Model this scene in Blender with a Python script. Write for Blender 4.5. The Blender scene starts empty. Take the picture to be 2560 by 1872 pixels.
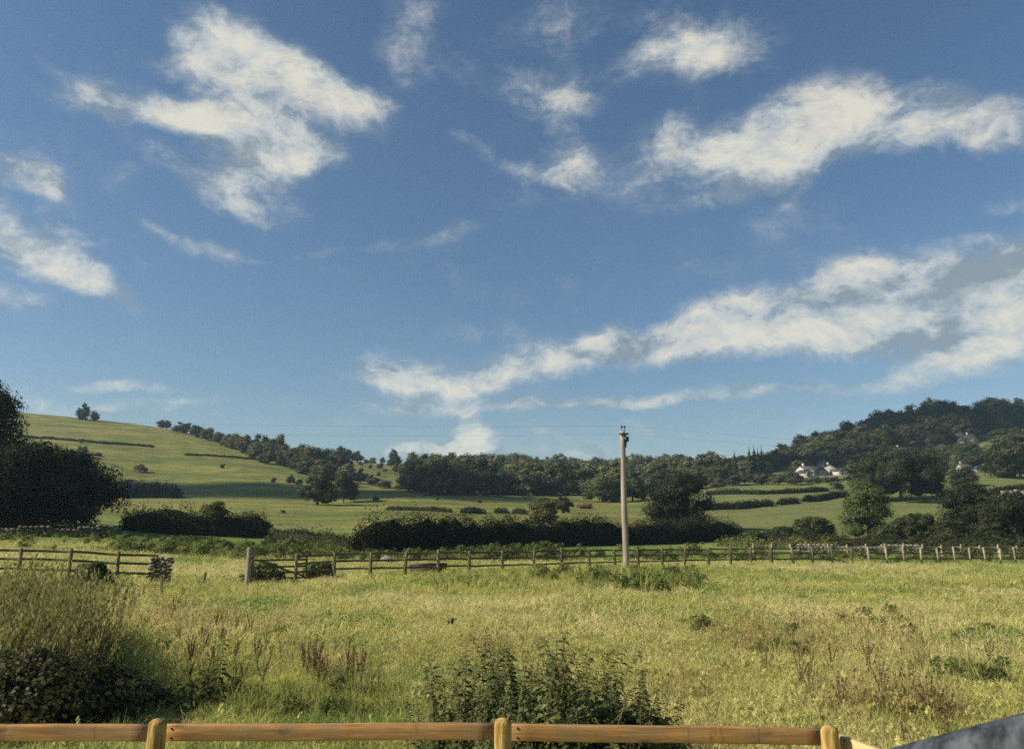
import bpy, math, random
import numpy as np
from mathutils import Vector, Matrix, Euler

S = bpy.context.scene
C = S.collection
rad = math.radians
RNG = np.random.default_rng(7)
random.seed(7)

# ------------------------------------------------------------------ camera
PITCH = rad(11.65)
FPX = 1934.0                      # focal length in pixels of the 2560-wide photograph
EYE = 2.1
cam = bpy.data.cameras.new('camera')
cam.sensor_width = 36.0
cam.lens = 36.0 * FPX / 2560.0
cam.clip_start = 0.05
cam.clip_end = 20000.0
camo = bpy.data.objects.new('camera', cam)
camo.location = (0, 0, EYE)
camo.rotation_euler = (math.pi / 2 + PITCH, 0, 0)
C.objects.link(camo)
S.camera = camo

# ------------------------------------------------------------------ light
SUN_EL = rad(33.0)
SUN_BACK = rad(76.0)              # how far left of straight-behind the sun stands
sun_dir = Vector((-math.sin(SUN_BACK) * math.cos(SUN_EL), -math.cos(SUN_BACK) * math.cos(SUN_EL), math.sin(SUN_EL)))
sun = bpy.data.lights.new('sun', 'SUN')
sun.energy = 5.0
sun.angle = rad(0.55)
sun.color = (1.0, 0.90, 0.74)
suno = bpy.data.objects.new('sun', sun)
suno.rotation_euler = sun_dir.to_track_quat('Z', 'Y').to_euler()
suno.location = sun_dir * 50
C.objects.link(suno)

S.view_settings.view_transform = 'Standard'
S.view_settings.look = 'None'
S.view_settings.exposure = 0.58
S.view_settings.gamma = 1.0
S.view_settings.use_curve_mapping = False
S.render.engine = 'CYCLES'
S.cycles.max_bounces = 6
S.cycles.diffuse_bounces = 3
S.cycles.transmission_bounces = 4
S.cycles.transparent_max_bounces = 6
S.cycles.use_denoising = False
S.render.film_transparent = False
S.cycles.filter_width = 1.7

SKY_STRENGTH = 0.064
HAZE = 0.00018
S.cycles.volume_bounces = 0


# ------------------------------------------------------------------ node helper
class NT:
    def __init__(self, tree):
        self.t = tree
        self.n = tree.nodes
        self.l = tree.links

    def node(self, typ, **kw):
        nd = self.n.new(typ)
        for k, v in kw.items():
            setattr(nd, k, v)
        return nd

    def put(self, sock, v):
        if v is None:
            return
        if hasattr(v, 'links') or isinstance(v, bpy.types.NodeSocket):
            self.l.new(v, sock)
        else:
            sock.default_value = v

    def math(self, op, a, b=None, c=None, clamp=False):
        nd = self.node('ShaderNodeMath', operation=op, use_clamp=clamp)
        self.put(nd.inputs[0], a)
        if b is not None:
            self.put(nd.inputs[1], b)
        if c is not None:
            self.put(nd.inputs[2], c)
        return nd.outputs[0]

    def vmath(self, op, a, b=None, scale=None):
        nd = self.node('ShaderNodeVectorMath', operation=op)
        self.put(nd.inputs[0], a)
        if b is not None:
            self.put(nd.inputs[1], b)
        if scale is not None:
            self.put(nd.inputs['Scale'], scale)
        return nd.outputs['Value'] if op in ('DOT_PRODUCT', 'LENGTH') else nd.outputs[0]

    def mapr(self, v, a, b, c=0.0, d=1.0, interp='SMOOTHSTEP'):
        nd = self.node('ShaderNodeMapRange', interpolation_type=interp)
        self.put(nd.inputs[0], v)
        for i, x in enumerate((a, b, c, d)):
            self.put(nd.inputs[i + 1], x)
        return nd.outputs[0]

    def mix(self, f, a, b, blend='MIX'):
        nd = self.node('ShaderNodeMix', data_type='RGBA', blend_type=blend)
        self.put(nd.inputs[0], f)
        self.put(nd.inputs[6], a if not isinstance(a, tuple) else (*a, 1)[:4])
        self.put(nd.inputs[7], b if not isinstance(b, tuple) else (*b, 1)[:4])
        return nd.outputs[2]

    def noise(self, vec, scale, detail=4, rough=0.55, dist=0.0, lac=2.0):
        nd = self.node('ShaderNodeTexNoise')
        if vec is not None:
            self.put(nd.inputs['Vector'], vec)
        nd.inputs['Scale'].default_value = scale
        nd.inputs['Detail'].default_value = detail
        nd.inputs['Roughness'].default_value = rough
        nd.inputs['Distortion'].default_value = dist
        nd.inputs['Lacunarity'].default_value = lac
        return nd.outputs['Fac'], nd.outputs['Color']

    def mapping(self, vec, loc=(0, 0, 0), rot=(0, 0, 0), scale=(1, 1, 1), typ='POINT'):
        nd = self.node('ShaderNodeMapping', vector_type=typ)
        self.put(nd.inputs[0], vec)
        nd.inputs['Location'].default_value = loc
        nd.inputs['Rotation'].default_value = rot
        nd.inputs['Scale'].default_value = scale
        return nd.outputs[0]


# ------------------------------------------------------------------ pixel -> ray  (pixels of the 2560 x 1872 photograph)
def slope(v):
    return np.tan(PITCH + np.arctan((936.0 - np.asarray(v, float)) / FPX))


def az(u, s):
    return (np.asarray(u, float) - 1280.0) / FPX * (math.cos(PITCH) + s * math.sin(PITCH))


def at(u, v, Y):
    s = float(slope(v))
    return Vector((float(az(u, s)) * Y, Y, EYE + s * Y))


# ------------------------------------------------------------------ sky with clouds
def build_world():
    w = bpy.data.worlds.new('World')
    S.world = w
    w.use_nodes = True
    w.cycles.sampling_method = 'MANUAL'
    w.cycles.sample_map_resolution = 512
    t = NT(w.node_tree)
    for n in list(t.n):
        t.n.remove(n)
    out = t.node('ShaderNodeOutputWorld')
    bg = t.node('ShaderNodeBackground')
    bg.inputs['Strength'].default_value = SKY_STRENGTH
    t.l.new(bg.outputs[0], out.inputs[0])
    sky = t.node('ShaderNodeTexSky', sky_type='NISHITA')
    sky.sun_disc = False
    sky.sun_elevation = SUN_EL
    sky.sun_rotation = math.atan2(sun_dir.x, sun_dir.y)
    sky.altitude = 100
    sky.air_density = 1.15
    sky.dust_density = 0.5
    sky.ozone_density = 3.0
    tc = t.node('ShaderNodeTexCoord')
    d = tc.outputs['Generated']
    # the colour of clear air in this weather: slightly greyed, as the photograph's
    hsv = t.node('ShaderNodeHueSaturation')
    hsv.inputs['Hue'].default_value = 0.499
    hsv.inputs['Saturation'].default_value = 1.09
    hsv.inputs['Value'].default_value = 1.0
    t.l.new(sky.outputs[0], hsv.inputs['Color'])
    skycol = hsv.outputs[0]

    # domain warp
    _, wc = t.noise(d, 5.0, 3, 0.55)
    wv = t.vmath('SUBTRACT', wc, (0.5, 0.5, 0.5))
    dw = t.vmath('ADD', d, t.vmath('SCALE', wv, scale=0.050))
    _, wc2 = t.noise(d, 17.0, 4, 0.6)
    dw = t.vmath('ADD', dw, t.vmath('SCALE', t.vmath('SUBTRACT', wc2, (0.5, 0.5, 0.5)), scale=0.026))

    # cloud masses: (u, v) of the centre, half sizes in pixels, roll in degrees, weight; sizes become angles
    V = 2560 / 2259.0
    masses = [
        # big cloud, upper left
        (490, 85, 110, 80, 0, 1.0), (440, 130, 95, 50, -10, .6), (600, 160, 190, 80, 14, 1.25), (720, 215, 150, 62, 20, 1.1),
        (810, 235, 75, 42, 0, .7), (280, 245, 165, 38, 3, .95), (420, 262, 160, 45, 12, 1.0), (560, 270, 190, 85, 20, 1.15),
        (610, 370, 120, 75, 65, 1.15), (460, 420, 140, 42, 28, 1.0), (530, 440, 90, 36, 50, .7), (510, 380, 130, 44, 35, .6), (215, 185, 70, 34, 20, .35),
        (130, 150, 80, 22, 25, .3), (290, 310, 60, 16, 40, .3), (690, 320, 80, 55, -30, .5),
        # left edge
        (60, 385, 115, 50, 15, .9), (130, 425, 70, 30, 40, .6), (-40, 470, 80, 60, 0, .7), (110, 515, 130, 50, 5, .9),
        (60, 570, 170, 44, 12, 1.0), (170, 610, 140, 40, 22, 1.0), (30, 650, 75, 42, 8, 1.0), (310, 600, 40, 18, 40, .35),
        # thin streaks
        (340, 525, 85, 20, 18, .45), (440, 560, 120, 17, 18, .35), (530, 575, 70, 15, 12, .4), (900, 530, 140, 17, -6, .5), (1015, 503, 60, 20, -14, .6),
        (700, 560, 60, 14, -20, .25), (290, 390, 30, 22, -40, .25),
        # top middle
        (915, 50, 80, 100, 0, .5), (900, 120, 70, 80, 10, .35), (1215, 40, 130, 60, 0, .5), (1080, 150, 120, 60, 0, .28), (1260, 110, 60, 80, 0, .28),
        (1200, 205, 120, 50, 12, .6), (1290, 210, 70, 60, 0, .55), (1265, 290, 60, 100, -8, .65), (1290, 370, 85, 50, 0, .6), (1140, 370, 110, 22, 14, .5),
        (1040, 320, 60, 16, 20, .4), (1230, 400, 180, 55, 0, .3),
        # upper right
        (1540, 80, 165, 80, 12, .75), (1500, 135, 170, 60, 5, .65), (1590, 110, 120, 60, 0, .6), (1400, 130, 80, 40, 0, .35),
        # large right
        (1530, 325, 130, 70, -6, .85), (1700, 330, 190, 85, -10, 1.05), (1790, 270, 180, 85, -6, 1.0), (1690, 385, 120, 52, -14, .8), (1950, 265, 190, 75, 2, 1.0),
        (2110, 290, 170, 55, 6, .95), (2230, 300, 100, 40, 4, .7), (1850, 190, 110, 50, 10, .45), (1500, 320, 60, 60, 0, .4), (1450, 420, 90, 50, 0, .35), (1710, 480, 70, 50, -30, .35),
        (1560, 455, 90, 18, -10, .35), (2240, 440, 70, 25, 10, .35), (1755, 420, 60, 14, -45, .35), (2250, 215, 60, 30, 0, .3),
        # bank over the right hill
        (880, 842, 105, 48, 6, 1.2), (860, 790, 60, 30, 0, .45), (1010, 838, 150, 50, 0, 1.1), (1130, 808, 120, 52, -22, 1.0), (1150, 730, 100, 35, 0, .35), (1010, 725, 60, 22, 10, .3),
        (1270, 780, 110, 45, -28, .95), (1330, 755, 120, 42, -18, .95), (1430, 768, 170, 48, -6, 1.15), (1560, 720, 140, 58, -10, 1.15), (1680, 700, 150, 60, -8, 1.1), (1630, 750, 240, 50, -3, .9),
        (1830, 680, 150, 70, -22, 1.1), (1900, 630, 140, 62, -22, 1.1), (1960, 710, 220, 70, -5, 1.1), (2080, 620, 190, 85, -14, 1.25), (2220, 590, 170, 85, -8, 1.3),
        (2220, 690, 170, 70, -8, 1.2), (2150, 740, 200, 55, -10, 1.0), (2150, 785, 210, 42, -8, 1.1), (1840, 600, 130, 30, 0, .25), (1800, 755, 200, 40, 0, .6),
        # flat sheet below the bank
        (1200, 892, 330, 20, -2, .8), (1560, 868, 380, 20, -3, .75), (1900, 850, 260, 18, -2, .5), (980, 905, 230, 20, -3, .55),
        # low heaps at the skyline
        (1036, 956, 44, 40, 0, 1.7), (1074, 966, 40, 28, 20, 1.2), (1005, 990, 100, 20, 0, 1.1), (905, 988, 100, 18, -10, 1.2), (1060, 1005, 200, 18, 0, .8), (1190, 970, 80, 24, 0, .5),
        (1320, 990, 95, 32, 0, .6), (1440, 1010, 160, 26, 0, .55), (1400, 945, 70, 20, 0, .45), (1795, 945, 95, 26, -12, .65), (1680, 915, 90, 18, 0, .35), (1590, 1015, 220, 24, 0, .4),
        (700, 945, 70, 20, -6, .5), (650, 890, 60, 28, 0, .3), (230, 848, 150, 15, -3, .8), (350, 888, 170, 20, -6, .75), (160, 890, 120, 22, 0, .35), (60, 870, 60, 26, 20, .5), (260, 915, 220, 18, 0, .4),
    ]
    total = None
    for (u, v, ru, rv, roll, wt) in masses:
        u, v, ru, rv = u * V, v * V, ru * V, rv * V
        s = float(slope(v))
        c = Vector((float(az(u, s)), 1.0, s)).normalized()
        a_ = math.atan2(c.x, c.y)
        e_ = math.asin(c.z)
        k = math.cos(math.hypot((u - 1280) / FPX, (v - 936) / FPX)) / FPX * 1.42
        R = Matrix.Rotation(-a_, 3, 'Z') @ Matrix.Rotation(e_, 3, 'X') @ Matrix.Rotation(rad(roll), 3, 'Y')
        m = t.mapping(dw, tuple(c), tuple(R.to_euler('XYZ')), (ru * k, 0.5, rv * k), 'TEXTURE')
        g = t.node('ShaderNodeTexGradient', gradient_type='SPHERICAL')
        t.l.new(m, g.inputs[0])
        gv = t.math('MULTIPLY', t.mapr(g.outputs['Fac'], 0.0, 0.85), wt * 1.12)
        total = gv if total is None else t.math('ADD', total, gv)
    total = t.mapr(total, 0.0, 1.9, 0.0, 1.35, 'LINEAR')

    # fine structure, flattened towards the horizon the way layers of cloud are
    flat = t.mapping(dw, scale=(1, 1, 1.7))
    f1, _ = t.noise(flat, 10.0, 9, 0.62, 0.3)
    f2, _ = t.noise(t.mapping(dw, loc=(3, 1, 2), rot=(0, 0.35, 0), scale=(1, 1, 1.7)), 30.0, 8, 0.66, 0.3)
    f3, _ = t.noise(t.mapping(dw, loc=(1, 6, 2), rot=(0, 0.5, 0), scale=(1, 1, 1.6)), 85.0, 6, 0.65, 0.3)
    fb = t.math('ADD', t.math('ADD', t.math('MULTIPLY', t.math('SUBTRACT', f1, 0.5), 1.9), t.math('MULTIPLY', t.math('SUBTRACT', f2, 0.5), 1.5)), t.math('MULTIPLY', t.math('SUBTRACT', f3, 0.5), 0.7))
    # thin scattered cloud over the whole sky, in and out of view
    g1, _ = t.noise(t.mapping(dw, loc=(7, 2, 5), scale=(1, 1, 2.2)), 2.6, 5, 0.5, 0.3)
    veil = t.mapr(g1, 0.50, 0.80, 0.0, 0.34)
    dens0 = t.math('ADD', t.math('ADD', total, veil), t.math('MULTIPLY', fb, t.mapr(total, 0.0, 0.5, 0.34, 0.95)))
    dens = t.mapr(dens0, 0.04, 1.55)
    # light on the cloud: thickness measured a step towards the sun and a step up, compared with here
    step = (sun_dir * 0.022 + Vector((0, 0, 0.016)))
    def lump(vec):
        a1, _ = t.noise(t.mapping(vec, scale=(1, 1, 1.9)), 11.0, 8, 0.58, 0.3)
        return a1
    l0 = lump(dw)
    l1 = lump(t.vmath('ADD', dw, tuple(step)))
    lit = t.math('MULTIPLY', t.math('SUBTRACT', l0, l1), 2.6)
    thick = t.mapr(dens0, 0.55, 1.7, 0.0, 1.0)
    # the deep bank: where mass is thickest the light no longer gets through
    deep = None
    for (u, v, ru, rv, roll, wt) in [(2170, 590, 380, 95, -14, 2.0), (1040, 955, 110, 60, 0, -1.0), (1560, 690, 190, 36, -12, -.6), (1290, 765, 140, 34, -28, -.6), (2170, 785, 220, 26, -8, -1.3), (930, 845, 110, 40, 0, -.4), (2140, 725, 260, 40, -8, .85), (1700, 775, 420, 32, -4, .8), (2000, 660, 240, 40, -20, .6), (1250, 870, 500, 22, -2, .4), (1060, 880, 200, 26, 0, .35), (590, 235, 170, 40, 10, .45), (1100, 1000, 260, 26, 0, .35)]:
        u, v, ru, rv = u * V, v * V, ru * V, rv * V
        s = float(slope(v))
        c = Vector((float(az(u, s)), 1.0, s)).normalized()
        R = Matrix.Rotation(-math.atan2(c.x, c.y), 3, 'Z') @ Matrix.Rotation(math.asin(c.z), 3, 'X') @ Matrix.Rotation(rad(roll), 3, 'Y')
        k = math.cos(math.hypot((u - 1280) / FPX, (v - 936) / FPX)) / FPX * 1.35
        m = t.mapping(dw, tuple(c), tuple(R.to_euler('XYZ')), (ru * k, 0.5, rv * k), 'TEXTURE')
        g = t.node('ShaderNodeTexGradient', gradient_type='QUADRATIC_SPHERE')
        t.l.new(m, g.inputs[0])
        gv = t.math('MULTIPLY', g.outputs['Fac'], wt)
        deep = gv if deep is None else t.math('ADD', deep, gv)
    bright = t.math('ADD', t.math('ADD', 0.40, t.math('MULTIPLY', thick, 0.42)), t.math('SUBTRACT', t.math('MULTIPLY', lit, 1.25), t.math('MULTIPLY', deep, 0.46)))
    bright = t.math('MAXIMUM', t.math('MINIMUM', bright, 1.1), 0.0)
    ccol = t.mix(t.mapr(bright, 0.0, 0.5, 0, 1, 'LINEAR'), (2.9, 3.5, 3.9), (6.0, 6.4, 6.4))
    ccol = t.mix(t.mapr(bright, 0.45, 1.0, 0, 1, 'LINEAR'), ccol, (8.5, 8.15, 6.9))
    op = t.math('MULTIPLY', dens, 0.88)
    fin = t.mix(op, skycol, ccol)
    t.l.new(fin, bg.inputs['Color'])


build_world()


# ------------------------------------------------------------------ numpy helpers
def vnoise(x, y, seed=0):
    x = np.asarray(x, float); y = np.asarray(y, float)
    xi = np.floor(x).astype(np.int64); yi = np.floor(y).astype(np.int64)
    fx = x - xi; fy = y - yi
    fx = fx * fx * (3 - 2 * fx); fy = fy * fy * (3 - 2 * fy)

    def hsh(a, b):
        n = (a * 374761393 + b * 668265263 + seed * 1442695041) & 0xffffffff
        n = ((n ^ (n >> 13)) * 1274126177) & 0xffffffff
        return ((n ^ (n >> 16)) & 0xffff) / 65535.0
    return (hsh(xi, yi) * (1 - fx) * (1 - fy) + hsh(xi + 1, yi) * fx * (1 - fy) + hsh(xi, yi + 1) * (1 - fx) * fy + hsh(xi + 1, yi + 1) * fx * fy)


def fbm(x, y, seed=0, octs=4):
    r = 0; a = 0.5; t = 0
    for i in range(octs):
        r = r + a * vnoise(x * 2 ** i, y * 2 ** i, seed + i); t += a; a *= 0.5
    return r / t


# ------------------------------------------------------------------ terrain
# for each bearing (column u of the photograph): distance -> row v at which that ground shows
COLS = {
    -500: [(30, 1438), (45, 1382), (60, 1340), (75, 1308), (110, 1275), (200, 1215), (300, 1110), (380, 1030), (430, 995), (520, 1005), (900, 1090)],
    0: [(30, 1440), (45, 1385), (60, 1345), (75, 1312), (110, 1285), (200, 1235), (300, 1140), (380, 1060), (430, 1022), (520, 1035), (900, 1110)],
    200: [(30, 1452), (45, 1392), (60, 1350), (78, 1315), (110, 1292), (150, 1275), (200, 1246), (300, 1160), (380, 1076), (430, 1042), (520, 1055), (900, 1120)],
    400: [(31, 1463), (45, 1400), (62, 1362), (80, 1338), (110, 1305), (150, 1285), (200, 1260), (250, 1235), (300, 1190), (350, 1130), (400, 1082), (430, 1064), (520, 1078), (900, 1130)],
    620: [(34, 1463), (50, 1405), (65, 1378), (85, 1345), (110, 1318), (150, 1287), (200, 1258), (250, 1228), (300, 1186), (350, 1150), (400, 1123), (430, 1116), (520, 1126), (900, 1150)],
    850: [(35, 1450), (50, 1408), (60, 1390), (75, 1370), (100, 1335), (150, 1295), (200, 1262), (250, 1243), (300, 1222), (350, 1195), (400, 1165), (450, 1147), (600, 1152), (900, 1165)],
    1050: [(38, 1442), (50, 1415), (60, 1398), (80, 1365), (110, 1330), (150, 1290), (200, 1255), (260, 1236), (320, 1222), (400, 1200), (500, 1176), (600, 1165), (900, 1168)],
    1300: [(42, 1430), (60, 1400), (90, 1365), (120, 1335), (160, 1300), (220, 1260), (280, 1240), (350, 1225), (450, 1198), (600, 1172), (800, 1164), (1100, 1170)],
    1600: [(46, 1422), (70, 1392), (110, 1358), (130, 1335), (180, 1295), (250, 1262), (320, 1240), (400, 1217), (500, 1194), (700, 1172), (1000, 1170), (1300, 1172)],
    1800: [(50, 1416), (75, 1388), (110, 1360), (140, 1332), (180, 1290), (230, 1250), (280, 1225), (330, 1205), (380, 1188), (450, 1176), (550, 1172), (700, 1170), (1000, 1172)],
    2050: [(52, 1414), (75, 1390), (100, 1368), (130, 1340), (170, 1295), (220, 1250), (270, 1220), (310, 1203), (350, 1186), (400, 1165), (450, 1138), (500, 1116), (600, 1106), (900, 1125)],
    2300: [(54, 1414), (75, 1393), (100, 1370), (130, 1340), (180, 1290), (230, 1240), (280, 1200), (330, 1180), (380, 1160), (430, 1125), (480, 1088), (540, 1058), (620, 1052), (900, 1080)],
    2560: [(56, 1414), (75, 1396), (100, 1372), (130, 1340), (180, 1280), (230, 1230), (280, 1195), (330, 1175), (380, 1150), (430, 1110), (480, 1078), (540, 1052), (620, 1045), (900, 1070)],
    3100: [(56, 1414), (75, 1396), (100, 1372), (130, 1340), (180, 1280), (230, 1230), (280, 1195), (330, 1170), (380, 1140), (430, 1100), (480, 1060), (540, 1030), (620, 1025), (900, 1060)],
}
TA = np.linspace(-1.1, 1.1, 331)
TY = np.exp(np.linspace(math.log(10), math.log(7000), 420))


def build_table():
    us = sorted(COLS)
    cols = []
    for u in us:
        pts = COLS[u]
        Y = [0, 10] + [p[0] for p in pts] + [7000]
        Z = [0, 0] + [EYE + float(slope(p[1])) * p[0] for p in pts]
        Z.append(Z[-1])
        cols.append(np.interp(TY, Y, Z))
    cols = np.array(cols)
    ca = np.array([float(az(u, 0.05)) for u in us])
    T = np.array([np.interp(TA, ca, cols[:, j]) for j in range(len(TY))]).T

    def smooth(M, sig, axis):
        n = int(sig * 3)
        k = np.exp(-0.5 * (np.arange(-n, n + 1) / sig) ** 2); k /= k.sum()
        P = np.pad(M, [(n, n) if i == axis else (0, 0) for i in range(2)], mode='edge')
        return np.apply_along_axis(lambda r: np.convolve(r, k, 'valid'), axis, P)
    return smooth(smooth(T, 7, 0), 3.2, 1)


TAB = build_table()


def ground(x, y, detail=True):
    x = np.asarray(x, float); y = np.asarray(y, float)
    yy = np.maximum(np.abs(y), 10.0)
    a = np.clip(x / yy, TA[0], TA[-1])
    fa = (a - TA[0]) / (TA[1] - TA[0])
    fy = np.clip((np.log(yy) - math.log(10)) / (math.log(7000) - math.log(10)) * (len(TY) - 1), 0, len(TY) - 1.001)
    ia = np.clip(fa.astype(int), 0, len(TA) - 2); iy = fy.astype(int)
    ra = fa - ia; ry = fy - iy
    z = TAB[ia, iy] * (1 - ra) * (1 - ry) + TAB[ia + 1, iy] * ra * (1 - ry) + TAB[ia, iy + 1] * (1 - ra) * ry + TAB[ia + 1, iy + 1] * ra * ry
    z = np.where(y < 0, z * 0.0, z)
    if detail:
        near = np.clip(1 - yy / 70.0, 0, 1)
        z = z + near * 0.16 * (fbm(x * 0.22, y * 0.22, 3) - 0.5) + near * 0.09 * (vnoise(x * 0.9, y * 0.9, 9) - 0.5)
        far = np.clip((yy - 90) / 150.0, 0, 1)
        z = z + far * 2.2 * (fbm(x * 0.018, y * 0.018, 21) - 0.5) + far * 0.8 * (fbm(x * 0.08, y * 0.12, 31) - 0.5)
    return z


def gz(x, y):
    return float(ground(np.array([x]), np.array([y]))[0])


_YS = np.geomspace(4, 1600, 2600)


def hit(u, v, ymin=4.0):
    """where the sight line through photograph pixel (u, v) first meets the ground"""
    s = float(slope(v)); a = float(az(u, s))
    Y = _YS[_YS >= ymin]
    d = EYE + s * Y - ground(a * Y, Y)
    k = np.nonzero(d <= 0)[0]
    if len(k) == 0:
        k = [int(np.argmin(d / Y))]
    y = float(Y[k[0]])
    return a * y, y, gz(a * y, y)


def onray(u, Y, v=1335):
    """ground point at depth Y on bearing u"""
    a = float(az(u, float(slope(v))))
    return a * Y, Y, gz(a * Y, Y)


# ------------------------------------------------------------------ mesh helpers
def tag(o, label=None, cat=None, group=None, kind=None):
    if label: o['label'] = label
    if cat: o['category'] = cat
    if group: o['group'] = group
    if kind: o['kind'] = kind
    return o


def link(name, me, parent=None, mat=None):
    o = bpy.data.objects.new(name, me)
    C.objects.link(o)
    if parent is not None:
        o.parent = parent
    if mat is not None and me is not None and len(me.materials) == 0:
        me.materials.append(mat)
    return o


def empty(name, loc=(0, 0, 0), rz=0.0, sc=(1, 1, 1)):
    o = bpy.data.objects.new(name, None)
    o.empty_display_size = 0.2
    o.location = loc
    o.rotation_euler = (0, 0, rz)
    o.scale = sc
    C.objects.link(o)
    return o


def np_mesh(name, V, F, mat=None, tint=None, smooth=False):
    """V (n,3); F list of index arrays, each (m,k)"""
    me = bpy.data.meshes.new(name)
    V = np.ascontiguousarray(V, dtype=np.float32)
    me.vertices.add(len(V))
    me.vertices.foreach_set('co', V.ravel())
    F = [np.asarray(f, dtype=np.int32) for f in (F if isinstance(F, list) else [F]) if len(f)]
    loops = np.concatenate([f.ravel() for f in F])
    tot = np.concatenate([np.full(len(f), f.shape[1], np.int32) for f in F])
    start = np.concatenate([[0], np.cumsum(tot)[:-1]]).astype(np.int32)
    me.loops.add(len(loops))
    me.loops.foreach_set('vertex_index', loops)
    me.polygons.add(len(tot))
    me.polygons.foreach_set('loop_start', start)
    me.polygons.foreach_set('loop_total', tot)
    if smooth:
        me.polygons.foreach_set('use_smooth', np.ones(len(tot), bool))
    me.update(calc_edges=True)
    me.validate()
    if tint is not None:
        at_ = me.attributes.new('tint', 'FLOAT', 'POINT')
        at_.data.foreach_set('value', np.asarray(tint, np.float32))
    if mat is not None:
        me.materials.append(mat)
    return me


class MB:
    """collects simple solids for one mesh"""
    def __init__(self):
        self.v = []; self.q = []; self.t = []; self.n = 0; self.tint = []

    def add(self, V, Q=None, T=None, tint=0.5):
        V = np.asarray(V, float)
        if Q is not None and len(Q): self.q.append(np.asarray(Q) + self.n)
        if T is not None and len(T): self.t.append(np.asarray(T) + self.n)
        self.v.append(V); self.n += len(V)
        self.tint.append(np.full(len(V), tint) if np.isscalar(tint) else np.asarray(tint))

    def box(self, c, size, R=None, tint=0.5, bevel=0.0):
        sx, sy, sz = [s / 2 for s in size]
        P = np.array([[x, y, z] for z in (-sz, sz) for y in (-sy, sy) for x in (-sx, sx)])
        Q = [[0, 2, 3, 1], [4, 5, 7, 6], [0, 1, 5, 4], [2, 6, 7, 3], [0, 4, 6, 2], [1, 3, 7, 5]]
        if R is not None: P = P @ np.array(R).T
        self.add(P + np.array(c), Q, tint=tint)

    def tube(self, path, radii, sides=6, cap=True, tint=0.5):
        path = np.asarray(path, float); n = len(path)
        radii = np.broadcast_to(np.asarray(radii, float), (n,))
        tan = np.gradient(path, axis=0); tan /= np.maximum(np.linalg.norm(tan, axis=1, keepdims=True), 1e-9)
        ref = np.array([0, 0, 1.0]) if abs(tan[:, 2]).mean() < 0.8 else np.array([1.0, 0, 0])
        e1 = np.cross(tan, ref); e1 /= np.maximum(np.linalg.norm(e1, axis=1, keepdims=True), 1e-9)
        e2 = np.cross(tan, e1)
        th = np.arange(sides) / sides * 2 * math.pi
        V = path[:, None, :] + radii[:, None, None] * (np.cos(th)[None, :, None] * e1[:, None, :] + np.sin(th)[None, :, None] * e2[:, None, :])
        V = V.reshape(-1, 3)
        Q = [[i * sides + j, i * sides + (j + 1) % sides, (i + 1) * sides + (j + 1) % sides, (i + 1) * sides + j] for i in range(n - 1) for j in range(sides)]
        T = []
        if cap:
            V = np.vstack([V, path[:1], path[-1:]])
            a, b = n * sides, n * sides + 1
            T = [[a, (j + 1) % sides, j] for j in range(sides)] + [[b, (n - 1) * sides + j, (n - 1) * sides + (j + 1) % sides] for j in range(sides)]
        self.add(V, Q, T, tint)

    def mesh(self, name, mat=None, smooth=False):
        V = np.vstack(self.v)
        F = ([np.vstack(self.q)] if self.q else []) + ([np.vstack(self.t)] if self.t else [])
        return np_mesh(name, V, F, mat, np.concatenate(self.tint), smooth)

    def build(self, name, mat, parent=None, smooth=False):
        return link(name, self.mesh(name, mat, smooth), parent)


def unit(v):
    return v / np.maximum(np.linalg.norm(v, axis=-1, keepdims=True), 1e-9)


def leaf_quads(P, N, size, rng, aspect=0.62):
    """rhombic leaves at P facing N"""
    n = len(P)
    r = unit(rng.normal(size=(n, 3)))
    t1 = unit(np.cross(N, r)); t2 = np.cross(N, t1)
    s = (np.asarray(size) * np.ones(n))[:, None] * 0.5
    bend = N * s * 0.25
    V = np.stack([P - t1 * s, P + t2 * s * aspect + bend, P + t1 * s, P - t2 * s * aspect + bend], axis=1).reshape(-1, 3)
    Q = np.arange(4 * n).reshape(-1, 4)
    return V, Q


def icosphere(sub=1):
    import bmesh
    bm = bmesh.new()
    bmesh.ops.create_icosphere(bm, subdivisions=sub, radius=1)
    V = np.array([v.co[:] for v in bm.verts]); T = np.array([[v.index for v in f.verts] for f in bm.faces])
    bm.free()
    return V, T


ICO2 = icosphere(2)
ICO1 = icosphere(1)


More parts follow.
